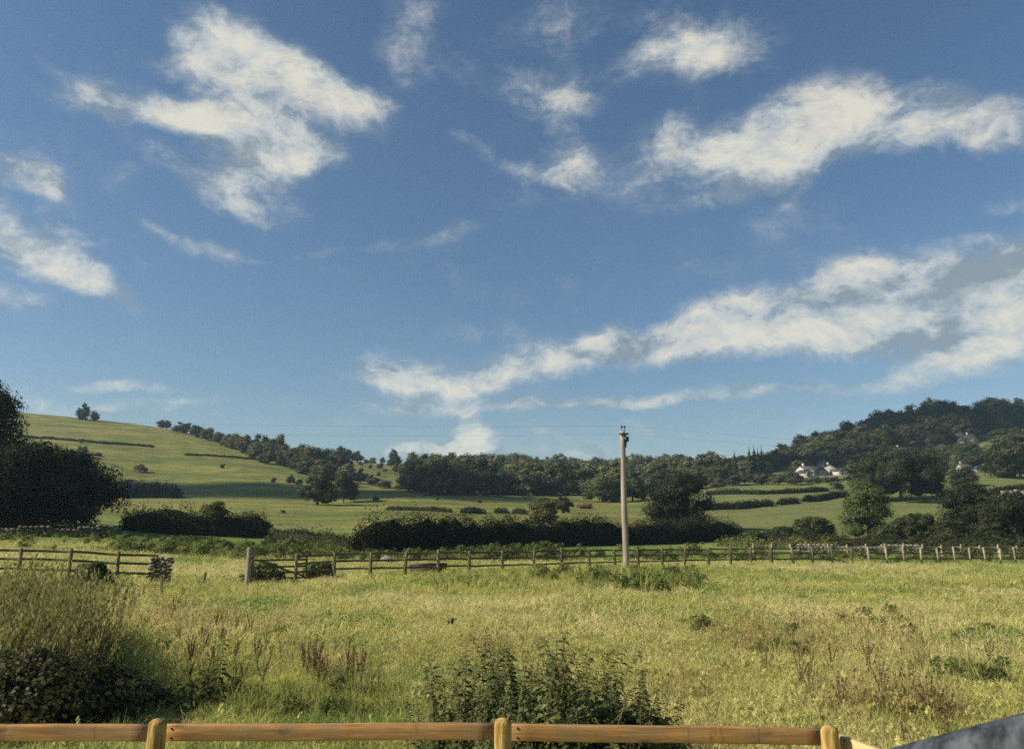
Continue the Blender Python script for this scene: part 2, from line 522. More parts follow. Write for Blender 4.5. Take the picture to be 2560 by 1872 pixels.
def crown_mesh(name, lobes, nleaf, leaf, rng, mat, clumps_per=26, core=0.60, spread=0.34, droop=0.15, shell=(0.72, 1.06)):
    """foliage: leaves gathered in clumps over the lobes (cx,cy,cz,rx,ry,rz)"""
    L = np.array(lobes, float)
    area = (L[:, 3] * L[:, 4] + L[:, 3] * L[:, 5] + L[:, 4] * L[:, 5])
    w = area / area.sum()
    V = []; Q = []; tint = []; nv = 0
    nc = max(6, int(clumps_per * len(L)))
    li = rng.choice(len(L), nc, p=w)
    d = unit(rng.normal(size=(nc, 3))); d[:, 2] = np.where(d[:, 2] < -0.55, -d[:, 2], d[:, 2])
    rr = rng.uniform(shell[0], shell[1], nc)[:, None]
    cc = L[li, :3] + d * L[li, 3:] * rr
    cr = (L[li, 3:].mean(axis=1) * rng.uniform(0.55, 1.25, nc)) * spread
    ct = rng.uniform(0.15, 0.85, nc)
    k = rng.choice(nc, nleaf, p=cr ** 2 / (cr ** 2).sum())
    dd = unit(rng.normal(size=(nleaf, 3)))
    rad_ = np.cbrt(rng.uniform(0.12, 1.0, nleaf)) * 1.05
    P = cc[k] + dd * (cr[k] * rad_)[:, None] * np.array([1.1, 1.1, 0.8])
    P[:, 2] -= droop * cr[k] * rng.uniform(0, 1, nleaf)
    out = unit((P - L[li[k], :3]) / L[li[k], 3:])
    N = unit(dd * 0.8 + out * 1.1 + rng.normal(size=(nleaf, 3)) * 0.42)
    sz = leaf * rng.uniform(0.6, 1.35, nleaf)
    lv, lq = leaf_quads(P, N, sz, rng)
    tl = np.clip(ct[k] + rng.normal(size=nleaf) * 0.12, 0, 1)
    V.append(lv); Q.append(lq); tint.append(np.repeat(tl, 4)); nv += len(lv)
    T = []
    if core > 0:
        for l in L:
            iv, it = ICO2
            nz = 1 + 0.22 * (rng.uniform(size=len(iv)) - 0.5) * 2
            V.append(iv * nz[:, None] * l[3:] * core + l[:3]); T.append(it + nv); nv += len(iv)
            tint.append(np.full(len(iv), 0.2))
    F = [np.vstack(Q)] + ([np.vstack(T)] if T else [])
    return np_mesh(name, np.vstack(V), F, mat, np.concatenate(tint))


def trunk_mesh(name, h, r, lobes, rng, mat, lean=0.0):
    mb = MB()
    top = np.array([lean, 0, h])
    path = [np.array([0, 0, -0.4]), np.array([0, 0, 0.05 * h]), np.array([lean * .3 + rng.normal() * .02 * h, rng.normal() * .02 * h, h * 0.5]), top]
    mb.tube(path, [r * 1.5, r * 1.1, r * 0.85, r * 0.6], 8)
    L = np.array(lobes)
    for l in L[: min(len(L), 7)]:
        e = l[:3] + np.array([0, 0, -0.1 * l[5]])
        mid = (top + e) / 2 + rng.normal(size=3) * 0.05 * h
        mb.tube([top * 0.86, mid, e], [r * 0.5, r * 0.33, r * 0.1], 5, cap=False)
    return mb.mesh(name, mat, True)


# ------------------------------------------------------------------ materials
MAT = {}


def new_mat(name):
    m = bpy.data.materials.new(name)
    m.use_nodes = True
    t = NT(m.node_tree)
    for n in list(t.n): t.n.remove(n)
    out = t.node('ShaderNodeOutputMaterial')
    MAT[name] = m
    return m, t, out


def foliage_mat(name, dark, mid, lite, trans=0.25, hue_var=0.035, val_var=0.25, rough=0.55):
    m, t, out = new_mat(name)
    at_ = t.node('ShaderNodeAttribute', attribute_name='tint')
    oi = t.node('ShaderNodeObjectInfo')
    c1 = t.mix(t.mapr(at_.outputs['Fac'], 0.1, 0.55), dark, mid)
    c = t.mix(t.mapr(at_.outputs['Fac'], 0.5, 0.95), c1, lite)
    hs = t.node('ShaderNodeHueSaturation')
    t.put(hs.inputs['Hue'], t.mapr(oi.outputs['Random'], 0, 1, 0.5 - hue_var, 0.5 + hue_var * 0.6, 'LINEAR'))
    r2 = t.math('FRACT', t.math('MULTIPLY', oi.outputs['Random'], 7.31))
    t.put(hs.inputs['Value'], t.mapr(r2, 0, 1, 1 - val_var, 1 + val_var, 'LINEAR'))
    t.put(hs.inputs['Color'], c)
    col = hs.outputs[0]
    p = t.node('ShaderNodeBsdfPrincipled')
    t.put(p.inputs['Base Color'], col)
    p.inputs['Roughness'].default_value = rough
    p.inputs['Specular IOR Level'].default_value = 0.12
    tr = t.node('ShaderNodeBsdfTranslucent')
    t.put(tr.inputs['Color'], t.mix(0.5, col, t.mix(1.0, col, (1.3, 1.25, 0.5), 'MULTIPLY')))
    ms = t.node('ShaderNodeMixShader')
    ms.inputs[0].default_value = trans
    t.l.new(p.outputs[0], ms.inputs[1]); t.l.new(tr.outputs[0], ms.inputs[2])
    t.l.new(ms.outputs[0], out.inputs[0])
    return m


def simple_mat(name, col, rough=0.8, var=0.25, scale=6.0, stretch=(1, 1, 1), spec=0.3, bump=0.0, col2=None, coord='Object'):
    m, t, out = new_mat(name)
    tc = t.node('ShaderNodeTexCoord')
    vec = t.mapping(tc.outputs[coord], scale=stretch)
    f, _ = t.noise(vec, scale, 6, 0.6)
    g, _ = t.noise(vec, scale * 6, 4, 0.6)
    oi = t.node('ShaderNodeObjectInfo')
    a = tuple(c * (1 - var) for c in col)
    b = tuple(min(1, c * (1 + var)) for c in (col2 or col))
    cc = t.mix(t.mapr(f, 0.3, 0.7), a, b)
    hs = t.node('ShaderNodeHueSaturation')
    t.put(hs.inputs['Value'], t.math('MULTIPLY', t.mapr(oi.outputs['Random'], 0, 1, 0.82, 1.15, 'LINEAR'), t.mapr(g, 0.25, 0.75, 0.85, 1.15, 'LINEAR')))
    t.put(hs.inputs['Color'], cc)
    p = t.node('ShaderNodeBsdfPrincipled')
    t.put(p.inputs['Base Color'], hs.outputs[0])
    p.inputs['Roughness'].default_value = rough
    p.inputs['Specular IOR Level'].default_value = spec
    if bump:
        bn = t.node('ShaderNodeBump')
        bn.inputs['Strength'].default_value = bump
        bn.inputs['Distance'].default_value = 0.02
        t.put(bn.inputs['Height'], t.math('ADD', f, t.math('MULTIPLY', g, 0.4)))
        t.l.new(bn.outputs[0], p.inputs['Normal'])
    t.l.new(p.outputs[0], out.inputs[0])
    return m


def pine_mat(name, base, dark, knot):
    """planed softwood: grain along local X, knots"""
    m, t, out = new_mat(name)
    tc = t.node('ShaderNodeTexCoord')
    oi = t.node('ShaderNodeObjectInfo')
    off = t.vmath('ADD', tc.outputs['Object'], t.vmath('SCALE', (3.1, 7.7, 5.3), scale=t.math('MULTIPLY', oi.outputs['Random'], 10)))
    _, wc = t.noise(t.mapping(off, scale=(1.2, 4, 4)), 1.5, 3)
    warp = t.vmath('ADD', off, t.vmath('SCALE', t.vmath('SUBTRACT', wc, (.5, .5, .5)), scale=0.05))
    f, _ = t.noise(t.mapping(warp, scale=(1.6, 55, 55)), 1.0, 5, 0.6)
    fine, _ = t.noise(t.mapping(off, scale=(10, 220, 220)), 1.0, 3, 0.6)
    blot, _ = t.noise(t.mapping(off, scale=(2.2, 6, 6)), 1.0, 4, 0.6)
    c = t.mix(t.mapr(f, 0.32, 0.68), dark, base)
    c = t.mix(t.mapr(blot, 0.5, 0.8, 0, 0.65), c, tuple(x * 0.66 for x in dark))
    c = t.mix(t.mapr(fine, 0.3, 0.7, 0.0, 0.22), c, tuple(x * 0.5 for x in dark))
    vo = t.node('ShaderNodeTexVoronoi', feature='F1')
    t.put(vo.inputs['Vector'], t.mapping(warp, scale=(4.2, 13, 13)))
    vo.inputs['Scale'].default_value = 1.0
    c = t.mix(t.mapr(vo.outputs['Distance'], 0.06, 0.26, 0.9, 0.0), c, knot)
    wea, _ = t.noise(t.mapping(off, scale=(5, 3, 3)), 1.0, 4, 0.65)
    c = t.mix(t.mapr(wea, 0.38, 0.70, 0, 0.65), c, (0.22, 0.165, 0.095))
    stn, _ = t.noise(t.mapping(off, scale=(14, 5, 2.5)), 1.0, 4, 0.7)
    c = t.mix(t.mapr(stn, 0.60, 0.72, 0, 0.5), c, (0.085, 0.058, 0.032))
    p = t.node('ShaderNodeBsdfPrincipled')
    t.put(p.inputs['Base Color'], c)
    p.inputs['Roughness'].default_value = 0.72
    p.inputs['Specular IOR Level'].default_value = 0.25
    bn = t.node('ShaderNodeBump')
    bn.inputs['Strength'].default_value = 0.35
    bn.inputs['Distance'].default_value = 0.004
    t.put(bn.inputs['Height'], t.math('ADD', f, fine))
    t.l.new(bn.outputs[0], p.inputs['Normal'])
    t.l.new(p.outputs[0], out.inputs[0])
    return m


def ground_mat():
    m, t, out = new_mat('field_turf')
    tc = t.node('ShaderNodeTexCoord')
    P = tc.outputs['Object']
    sep = t.node('ShaderNodeSeparateXYZ')
    t.l.new(P, sep.inputs[0])
    X, Y, Z = sep.outputs
    big, _ = t.noise(P, 0.012, 5, 0.6)
    mid, _ = t.noise(t.mapping(P, scale=(1, 1.6, 1)), 0.09, 5, 0.6)
    sm, _ = t.noise(P, 0.9, 6, 0.65)
    fine, _ = t.noise(P, 6.0, 5, 0.7)
    # contour bands: old terracettes and mowing on the slope
    band, _ = t.noise(t.mapping(P, scale=(0.012, 0.04, 0.42)), 1.0, 4, 0.6)
    hill = t.mix(t.mapr(mid, 0.32, 0.68), (0.115, 0.135, 0.032), (0.250, 0.235, 0.060))
    hill = t.mix(t.mapr(band, 0.46, 0.62, 0, 0.75), hill, (0.095, 0.115, 0.030))
    dryb, _ = t.noise(t.mapping(P, loc=(5, 9, 1), scale=(0.009, 0.03, 0.30)), 1.0, 4, 0.6)
    hill = t.mix(t.mapr(dryb, 0.52, 0.68, 0, 0.7), hill, (0.245, 0.20, 0.085))
    hill = t.mix(t.mapr(big, 0.5, 0.72, 0, 0.5), hill, (0.255, 0.215, 0.075))
    rush, _ = t.noise(t.mapping(P, scale=(0.16, 0.24, 0.6)), 1.0, 5, 0.7)
    hill = t.mix(t.mapr(rush, 0.52, 0.70, 0.0, 0.6), hill, (0.085, 0.100, 0.030))
    hill = t.mix(t.mapr(sm, 0.35, 0.75, 0.0, 0.35), hill, (0.10, 0.115, 0.03))
    # near meadow soil and thatch under the grass blades
    near = t.mix(t.mapr(sm, 0.3, 0.7), (0.32, 0.32, 0.088), (0.47, 0.41, 0.155))
    near = t.mix(t.mapr(fine, 0.35, 0.7, 0, 0.6), near, (0.19, 0.19, 0.055))
    # lush strip behind the second fence and right-hand pasture
    lush = t.mix(t.mapr(mid, 0.35, 0.65), (0.120, 0.190, 0.038), (0.20, 0.245, 0.055))
    lush = t.mix(t.mapr(sm, 0.4, 0.75, 0, 0.4), lush, (0.08, 0.11, 0.025))
    yw = t.math('ADD', Y, t.math('MULTIPLY', t.math('SUBTRACT', mid, 0.5), 14.0))
    c = t.mix(t.mapr(yw, 36, 46), near, lush)
    c = t.mix(t.mapr(yw, 95, 130), c, hill)
    # right-hand pasture: cooler green, with cloud shade put into its colour
    ax = t.math('DIVIDE', X, t.math('MAXIMUM', Y, 10.0))
    shaded_ley = t.mix(t.mapr(mid, 0.3, 0.7), (0.115, 0.135, 0.045), (0.16, 0.175, 0.055))
    rightm = t.math('MULTIPLY', t.mapr(ax, 0.22, 0.28), t.mapr(yw, 115, 150))
    c = t.mix(rightm, c, shaded_ley)
    p = t.node('ShaderNodeBsdfPrincipled')
    t.put(p.inputs['Base Color'], c)
    p.inputs['Roughness'].default_value = 0.95
    p.inputs['Specular IOR Level'].default_value = 0.1
    bn = t.node('ShaderNodeBump')
    bn.inputs['Strength'].default_value = 0.9
    bn.inputs['Distance'].default_value = 0.35
    t.put(bn.inputs['Height'], t.math('ADD', sm, t.math('MULTIPLY', fine, 0.35)))
    t.l.new(bn.outputs[0], p.inputs['Normal'])
    t.l.new(p.outputs[0], out.inputs[0])
    return m


def blade_mat(name, ca, cb, cc, trans=0.35, scale=0.16):
    """grass: ca/cb vary from patch to patch over the field (by the tuft's place), cc from blade to blade"""
    m, t, out = new_mat(name)
    at_ = t.node('ShaderNodeAttribute', attribute_name='tint')
    oi = t.node('ShaderNodeObjectInfo')
    f, _ = t.noise(oi.outputs['Location'], scale, 4, 0.62)
    g, _ = t.noise(oi.outputs['Location'], scale * 7, 3, 0.6)
    pm = t.math('ADD', t.math('MULTIPLY', f, 0.7), t.math('MULTIPLY', g, 0.3))
    c = t.mix(t.mapr(pm, 0.45, 0.55), ca, cb)
    c = t.mix(t.mapr(at_.outputs['Fac'], 0.35, 0.9, 0.0, 0.8), c, cc)
    hs = t.node('ShaderNodeHueSaturation')
    t.put(hs.inputs['Value'], t.mapr(oi.outputs['Random'], 0, 1, 0.72, 1.25, 'LINEAR'))
    t.put(hs.inputs['Color'], c)
    col = hs.outputs[0]
    df = t.node('ShaderNodeBsdfDiffuse')
    t.put(df.inputs['Color'], col)
    tr = t.node('ShaderNodeBsdfTranslucent')
    t.put(tr.inputs['Color'], col)
    ms = t.node('ShaderNodeMixShader')
    ms.inputs[0].default_value = trans
    t.l.new(df.outputs[0], ms.inputs[1]); t.l.new(tr.outputs[0], ms.inputs[2])
    t.l.new(ms.outputs[0], out.inputs[0])
    return m


ground_m = ground_mat()
M_tree = foliage_mat('oak_leaves', (0.022, 0.030, 0.012), (0.050, 0.062, 0.022), (0.095, 0.103, 0.036), trans=0.28)
M_wood = foliage_mat('wood_leaves', (0.052, 0.062, 0.033), (0.105, 0.115, 0.056), (0.175, 0.175, 0.082), hue_var=0.035, val_var=0.32, trans=0.34)
M_ash = foliage_mat('ash_leaves', (0.070, 0.080, 0.036), (0.130, 0.138, 0.060), (0.21, 0.20, 0.09), hue_var=0.04, val_var=0.25, trans=0.35)
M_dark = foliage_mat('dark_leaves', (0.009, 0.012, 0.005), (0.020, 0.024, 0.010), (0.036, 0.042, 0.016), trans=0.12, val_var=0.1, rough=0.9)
M_shade = foliage_mat('dark_oak_leaves', (0.013, 0.018, 0.008), (0.030, 0.037, 0.014), (0.058, 0.064, 0.024), trans=0.2)  # oak foliage in a darker green
M_hedge = foliage_mat('hedge_leaves', (0.020, 0.024, 0.011), (0.042, 0.047, 0.019), (0.070, 0.074, 0.028), trans=0.25, rough=0.8)
M_lite = foliage_mat('willow_leaves', (0.035, 0.050, 0.018), (0.075, 0.092, 0.030), (0.135, 0.150, 0.050))
M_herb = foliage_mat('herb_leaves', (0.055, 0.075, 0.024), (0.110, 0.138, 0.040), (0.18, 0.20, 0.066), trans=0.4)
M_nettle = foliage_mat('nettle_leaves', (0.034, 0.047, 0.018), (0.075, 0.098, 0.032), (0.160, 0.180, 0.068), trans=0.25, val_var=0.18)
M_bramble = foliage_mat('bramble_leaves', (0.034, 0.042, 0.017), (0.080, 0.090, 0.034), (0.165, 0.165, 0.070), trans=0.3)
M_bark = simple_mat('bark', (0.085, 0.068, 0.050), 0.95, 0.35, 3.0, (1, 1, 0.3), 0.1)
M_stem = simple_mat('stem', (0.12, 0.11, 0.045), 0.85, 0.3, 8.0)
M_seed = foliage_mat('dock_seed', (0.085, 0.055, 0.026), (0.16, 0.105, 0.048), (0.24, 0.175, 0.08), trans=0.2)
M_stone = simple_mat('limestone', (0.24, 0.215, 0.165), 0.95, 0.4, 3.5, spec=0.1, bump=0.6)
M_brown_shaded = simple_mat('brown_shaded_stone', (0.135, 0.110, 0.075), 0.95, 0.5, 3.5, spec=0.1, bump=0.6)  # brown of the pier; on the left wall it stands for tree shade
M_wall = simple_mat('wall_stone_far', (0.12, 0.108, 0.085), 0.95, 0.35, 1.5, spec=0.1)
M_oldwood = simple_mat('weathered_fence_wood', (0.135, 0.118, 0.075), 0.9, 0.35, 4.0, (1, 1, 1), 0.1)
M_rail_old = simple_mat('mossy_rail_wood', (0.10, 0.092, 0.055), 0.9, 0.35, 4.0, (1, 1, 1), 0.1)
M_strawwood = simple_mat('straw_fence_wood', (0.27, 0.235, 0.155), 0.9, 0.3, 4.0, (1, 1, 1), 0.1)  # paler straw tone for the right-hand fences
M_pole = simple_mat('pole_wood', (0.25, 0.215, 0.165), 0.85, 0.3, 1.2, (4, 4, 0.4), 0.15)
M_black = simple_mat('dark_metal', (0.03, 0.03, 0.03), 0.5, 0.2, 4.0)
M_white = simple_mat('white_render', (0.50, 0.48, 0.44), 0.9, 0.1, 0.8, spec=0.1)
M_cream = simple_mat('buff_stone', (0.36, 0.31, 0.22), 0.9, 0.2, 0.8, spec=0.1)
M_slate = simple_mat('roof_slate', (0.065, 0.062, 0.066), 0.8, 0.25, 1.5)
M_glass = simple_mat('window_glass', (0.03, 0.035, 0.045), 0.15, 0.2, 1.0, spec=0.6)
M_earth = simple_mat('bare_earth', (0.30, 0.20, 0.115), 0.95, 0.3, 2.0, spec=0.05)
M_rust = simple_mat('rusty_sheet', (0.095, 0.062, 0.045), 0.85, 0.4, 3.0)
M_pine = pine_mat('pine_rail', (0.47, 0.27, 0.085), (0.22, 0.105, 0.035), (0.075, 0.036, 0.016))
M_pale = pine_mat('pale_pine_rail', (0.62, 0.46, 0.21), (0.50, 0.34, 0.14), (0.2, 0.1, 0.04))  # same pine lightened: sunlight on the corner rail put into the colour
M_post = simple_mat('treated_post', (0.29, 0.175, 0.050), 0.9, 0.45, 5.0, (9, 9, 0.8), 0.15, bump=0.5, col2=(0.38, 0.26, 0.085))
M_wire = simple_mat('wire', (0.16, 0.17, 0.19), 0.6, 0.1)
M_rope = simple_mat('galvanised_rail', (0.020, 0.028, 0.038), 0.9, 0.5, 16.0, (1, 1, 1), 0.08, col2=(0.060, 0.066, 0.076))


# ------------------------------------------------------------------ ground sheet
def build_ground():
    yn = np.concatenate([[-1500, -900, -400, -200, -90, -40, -20, -10, -5], np.linspace(0, 10, 34), np.geomspace(10, 1500, 480)[1:]])
    a = np.concatenate([[-9, -5, -3, -2, -1.5, -1.25], np.linspace(-1.1, -0.8, 12)[:-1], np.linspace(-0.8, 0.8, 330), np.linspace(0.8, 1.1, 12)[1:], [1.25, 1.5, 2, 3, 5, 9]])
    Yg, Ag = np.meshgrid(yn, a, indexing='ij')
    Xg = np.clip(Ag * np.maximum(np.abs(Yg), 10), -1660, 1660) + Ag * 0.5
    Zg = ground(Xg, Yg)
    V = np.stack([Xg, Yg, Zg], -1).reshape(-1, 3)
    ny, na = Yg.shape
    i = np.arange(ny - 1)[:, None] * na + np.arange(na - 1)[None, :]
    Q = np.stack([i, i + 1, i + na + 1, i + na], -1).reshape(-1, 4)
    o = link('ground', np_mesh('ground', V, Q, ground_m, smooth=True))
    tag(o, 'rolling grass fields running from the fence up to the hills', None, None, 'structure')
    # bare patch by the gate gap
    cx, cy, _ = hit(592, 1466)
    pts = []; n = 28
    ring = []
    for r in (0.0, 0.35, 0.7, 1.0):
        for k in range(n):
            th = k / n * 2 * math.pi
            rr = r * (1 + 0.25 * math.sin(3 * th + 1) + 0.15 * math.sin(5 * th))
            ring.append((cx + rr * 1.0 * math.cos(th), cy + rr * 1.15 * math.sin(th)))
    xy = np.array(ring)
    z = ground(xy[:, 0], xy[:, 1]) + 0.035
    z[-n:] -= 0.05
    Q = [[r * n + k, r * n + (k + 1) % n, (r + 1) * n + (k + 1) % n, (r + 1) * n + k] for r in range(3) for k in range(n)]
    o = link('bare_ground', np_mesh('bare_ground', np.column_stack([xy, z]), np.array(Q), M_earth, smooth=True))
    tag(o, 'trodden patch of bare reddish earth beside the gatepost', None, None, 'structure')
    return (cx, cy)


BARE = build_ground()

# ------------------------------------------------------------------ valley air
def haze():
    mb = MB(); mb.box((0, 0, 82.0), (3440, 3120, 170.0))
    m, t, out = new_mat('valley_air')
    v = t.node('ShaderNodeVolumePrincipled')
    v.inputs['Color'].default_value = (0.58, 0.84, 1.0, 1)
    v.inputs['Density'].default_value = HAZE
    v.inputs['Anisotropy'].default_value = 0.2
    t.l.new(v.outputs[0], out.inputs['Volume'])
    o = mb.build('haze', m)
    tag(o, 'thin pale summer haze filling the valley', None, None, 'stuff')


haze()





# ------------------------------------------------------------------ tree prototypes (10 m high)
def lobes_round(rng, h=10.0, w=8.0, base=0.22, n=9, ragged=0.3):
    L = [(0, 0, h * (base + 0.38), w * 0.36, w * 0.36, h * 0.33)]
    for i in range(n):
        th = rng.uniform(0, 2 * math.pi)
        f = rng.uniform(0, 1)
        zz = h * (base + 0.12 + 0.62 * f)
        rr = w * 0.5 * (0.30 + 0.42 * math.sin(math.pi * min(1, 0.25 + 0.72 * f))) * rng.uniform(0.8, 1.1)
        s = w * rng.uniform(0.15, 0.25)
        L.append((rr * math.cos(th), rr * math.sin(th), min(zz, h - s * 0.8), s * 1.1, s * 1.1, s * rng.uniform(0.75, 1.0)))
    L.append((rng.normal() * w * .07, rng.normal() * w * .07, h * 0.84, w * 0.23, w * 0.23, h * 0.15))
    return L


class Proto:
    def __init__(self, name, lobes, nleaf, leaf, mat, seed, trunk_h, trunk_r, **kw):
        r = np.random.default_rng(seed)
        self.crown = crown_mesh(name + '_crown', lobes, nleaf, leaf, r, mat, **kw)
        self.trunk = trunk_mesh(name + '_trunk', trunk_h, trunk_r, lobes, r, M_bark)
        V = np.array([v.co[:] for v in self.crown.vertices]) if False else None
        bb = np.empty(len(self.crown.vertices) * 3, np.float32)
        self.crown.vertices.foreach_get('co', bb)
        bb = bb.reshape(-1, 3)
        self.h = float(np.percentile(bb[:, 2], 99.7)); self.w = float(np.percentile(bb[:, 0], 99.3) - np.percentile(bb[:, 0], 0.7))


def far_protos(prefix, mat, n=6, leaf=0.55, nleaf=3200):
    out = []
    for i in range(n):
        r = np.random.default_rng(100 + i + len(prefix) * 17)
        L = lobes_round(r, 10, r.uniform(8, 10.5), r.uniform(-0.06, 0.04), 12)
        out.append(Proto(prefix, L, nleaf, leaf, mat, 200 + i, 4.2, 0.28, clumps_per=14))
    return out


PW = far_protos('broadleaf', M_wood, 8)
PA = far_protos('ash_tree', M_ash, 4)
PT = far_protos('oak', M_tree, 4, 0.44, 6000)
PB = []
for i in range(4):
    r = np.random.default_rng(40 + i)
    L = [(0, 0, 3.6, 4.6, 4.2, 3.4)] + [(r.uniform(-4, 4), r.uniform(-3, 3), r.uniform(2.5, 7.0), 2.6, 2.6, 2.4) for _ in range(7)]
    PB.append(Proto('scrub', L, 1700, 0.75, M_wood, 60 + i, 2.5, 0.3, clumps_per=14))
r = np.random.default_rng(5)
PPOP = [Proto('poplar', [(0, 0, 1.4 + 1.05 * k, 0.95 * math.sin(math.pi * (0.16 + 0.8 * k / 8)) + .1, 0.95 * math.sin(math.pi * (0.16 + 0.8 * k / 8)) + .1, 1.0) for k in range(9)], 2000, 0.32, M_tree, 9 + i, 8.0, 0.16, clumps_per=10) for i in range(2)]


def place_tree(name, proto, loc, h, w, label, cat='tree', group=None, rz=None, sink=0.0):
    o = empty(name, loc, random.uniform(0, 6.28) if rz is None else rz, (w / proto.w, w / proto.w, h / proto.h))
    tag(o, label, cat, group)
    link('crown', proto.crown, o)
    link('trunk', proto.trunk, o)
    return o


def pix_tree(name, proto, u, vb, vt, wpx, label, cat='tree', group=None, Y=None, rz=None):
    if Y is None:
        x, y, z = hit(u, vb)
    else:
        x, y, z = onray(u, Y)
    sl = float(slope(vt))
    x = float(az(u, sl)) * y; z = gz(x, y)
    h = max(0.6, EYE + sl * y - z)
    w = wpx / FPX * y
    return place_tree(name, proto, (x, y, z - 0.1), h, w, label, cat, group, rz)


def bush(name, u, vb, vt, wpx, label, cat='bush', group=None, Y=None, seed=0, mat=None):
    """a low bush of one mesh"""
    if Y is None: x, y, z = hit(u, vb)
    else: x, y, z = onray(u, Y, vt)
    h = max(0.4, EYE + float(slope(vt)) * y - z)
    p = PB[seed % 4]
    o = link(name, p.crown)
    o.location = (x, y, z - 0.05 * h)
    o.rotation_euler = (0, 0, seed * 1.3)
    k = wpx / FPX * y / p.w
    o.scale = (k, k, 1.05 * h / p.h)
    tag(o, label, cat, group)
    return o


# ------------------------------------------------------------------ hedges
def hedge(name, pts, h0, wid, label, mat, leaf=0.22, density=55, seed=0, whisk=0.0, cat='hedge', group=None, taper=0.0):
    """pts: list of (x, y); a lumpy clipped hedge following the ground; foliage in one loose mass, a few stems below"""
    rng = np.random.default_rng(seed)
    P = np.array(pts, float)
    seg = np.linalg.norm(np.diff(P, axis=0), axis=1); s = np.concatenate([[0], np.cumsum(seg)]); Ltot = s[-1]
    n = int(density * Ltot * (2 * h0 + wid))
    ss = rng.uniform(0, Ltot, n)
    cx = np.interp(ss, s, P[:, 0]); cy = np.interp(ss, s, P[:, 1])
    i = np.clip(np.searchsorted(s, ss) - 1, 0, len(seg) - 1)
    d = np.diff(P, axis=0)[i] / seg[i][:, None]
    nrm = np.stack([d[:, 1], -d[:, 0]], 1)
    hh = h0 * (0.80 + 0.40 * fbm(ss * 0.35, ss * 0 + seed, seed, 3))
    endt = np.clip(np.minimum(ss, Ltot - ss) / (h0 * 0.9), 0.0, 1) ** 0.5
    hh = hh * (0.45 + 0.55 * endt)
    if taper: hh = hh * (1 - taper * ss / Ltot)
    th = rng.uniform(-0.25, math.pi + 0.25, n)
    lump = 1 + 0.36 * (fbm(ss * 0.7, th * 1.3, seed + 5, 3) - 0.5) * 2
    r = lump * rng.uniform(0.72, 1.03, n)
    sq = (np.abs(np.cos(th)) ** 4 + np.abs(np.sin(th)) ** 4) ** -0.25
    off = np.cos(th) * sq * wid * 0.5 * r
    zz = np.maximum(np.sin(th) * sq * hh * r, rng.uniform(0, 0.25, n) * hh * 0.2)
    if whisk:
        up = (rng.uniform(size=n) < 0.30 * np.clip(fbm(ss * 1.7, ss * 0 + 3, seed + 8, 3) * 2.4 - 0.9, 0, 1)) & (np.sin(th) > 0.6)
        zz = np.where(up, hh * (1 + np.abs(rng.normal(size=n)) * whisk * (0.4 + 2.2 * vnoise(ss * 3.1, ss * 0, seed + 3))), zz)
    X = cx + nrm[:, 0] * off; Yv = cy + nrm[:, 1] * off
    Z = ground(X, Yv) + zz
    out = np.stack([nrm[:, 0] * np.cos(th), nrm[:, 1] * np.cos(th), np.sin(th)], 1)
    N = unit(out + rng.normal(size=(n, 3)) * 0.6)
    lv, lq = leaf_quads(np.stack([X, Yv, Z], 1), N, leaf * rng.uniform(0.6, 1.3, n), rng)
    tint = np.clip(0.25 + 0.45 * fbm(ss * 0.8, th * 1.3, seed + 2, 3) + rng.normal(size=n) * 0.12 + np.where(zz > hh * 0.97, 0.15, 0.0), 0, 1)  # topmost shoots paler: sunlit hedge tops put into the tint
    # woody inside
    m = max(3, int(Ltot / 1.2)); k = 8
    sc = np.linspace(0.12 * h0, Ltot - 0.12 * h0, m)
    bx = np.interp(sc, s, P[:, 0]); by = np.interp(sc, s, P[:, 1])
    j = np.clip(np.searchsorted(s, sc) - 1, 0, len(seg) - 1)
    dd = np.diff(P, axis=0)[j] / seg[j][:, None]; nn = np.stack([dd[:, 1], -dd[:, 0]], 1)
    hs = h0 * (0.80 + 0.40 * fbm(sc * 0.35, sc * 0 + seed, seed, 3)) * 0.92
    hs = hs * (0.4 + 0.6 * np.clip(np.minimum(sc, Ltot - sc) / h0, 0, 1) ** 0.5)
    if taper: hs = hs * (1 - taper * sc / Ltot)
    V = []
    for a in range(k):
        t = math.pi * a / (k - 1)
        jit = 1 + 0.12 * rng.normal(size=m)
        ox = math.cos(t) * wid * 0.31 * jit
        x_ = bx + nn[:, 0] * ox; y_ = by + nn[:, 1] * ox
        V.append(np.stack([x_, y_, ground(x_, y_) - 0.1 + math.sin(t) * hs * jit], 1))
    V = np.array(V)                                  # k, m, 3
    base = len(lv)
    idx = base + np.arange(k * m).reshape(k, m)
    cq = np.stack([idx[:-1, :-1], idx[:-1, 1:], idx[1:, 1:], idx[1:, :-1]], -1).reshape(-1, 4)
    me = np_mesh(name, np.vstack([lv, V.reshape(-1, 3)]), [np.vstack([lq, cq])], mat, np.concatenate([np.repeat(tint, 4), np.full(k * m, 0.1)]))
    o = link(name, me)
    tag(o, label, cat, group)
    return o


def pxy(lst):
    """[(u, v)] on the ground -> [(x, y)]"""
    return [hit(u, v)[:2] for u, v in lst]


def oxy(lst):
    """[(u, Y)] -> [(x, y)]"""
    return [onray(u, Y)[:2] for u, Y in lst]


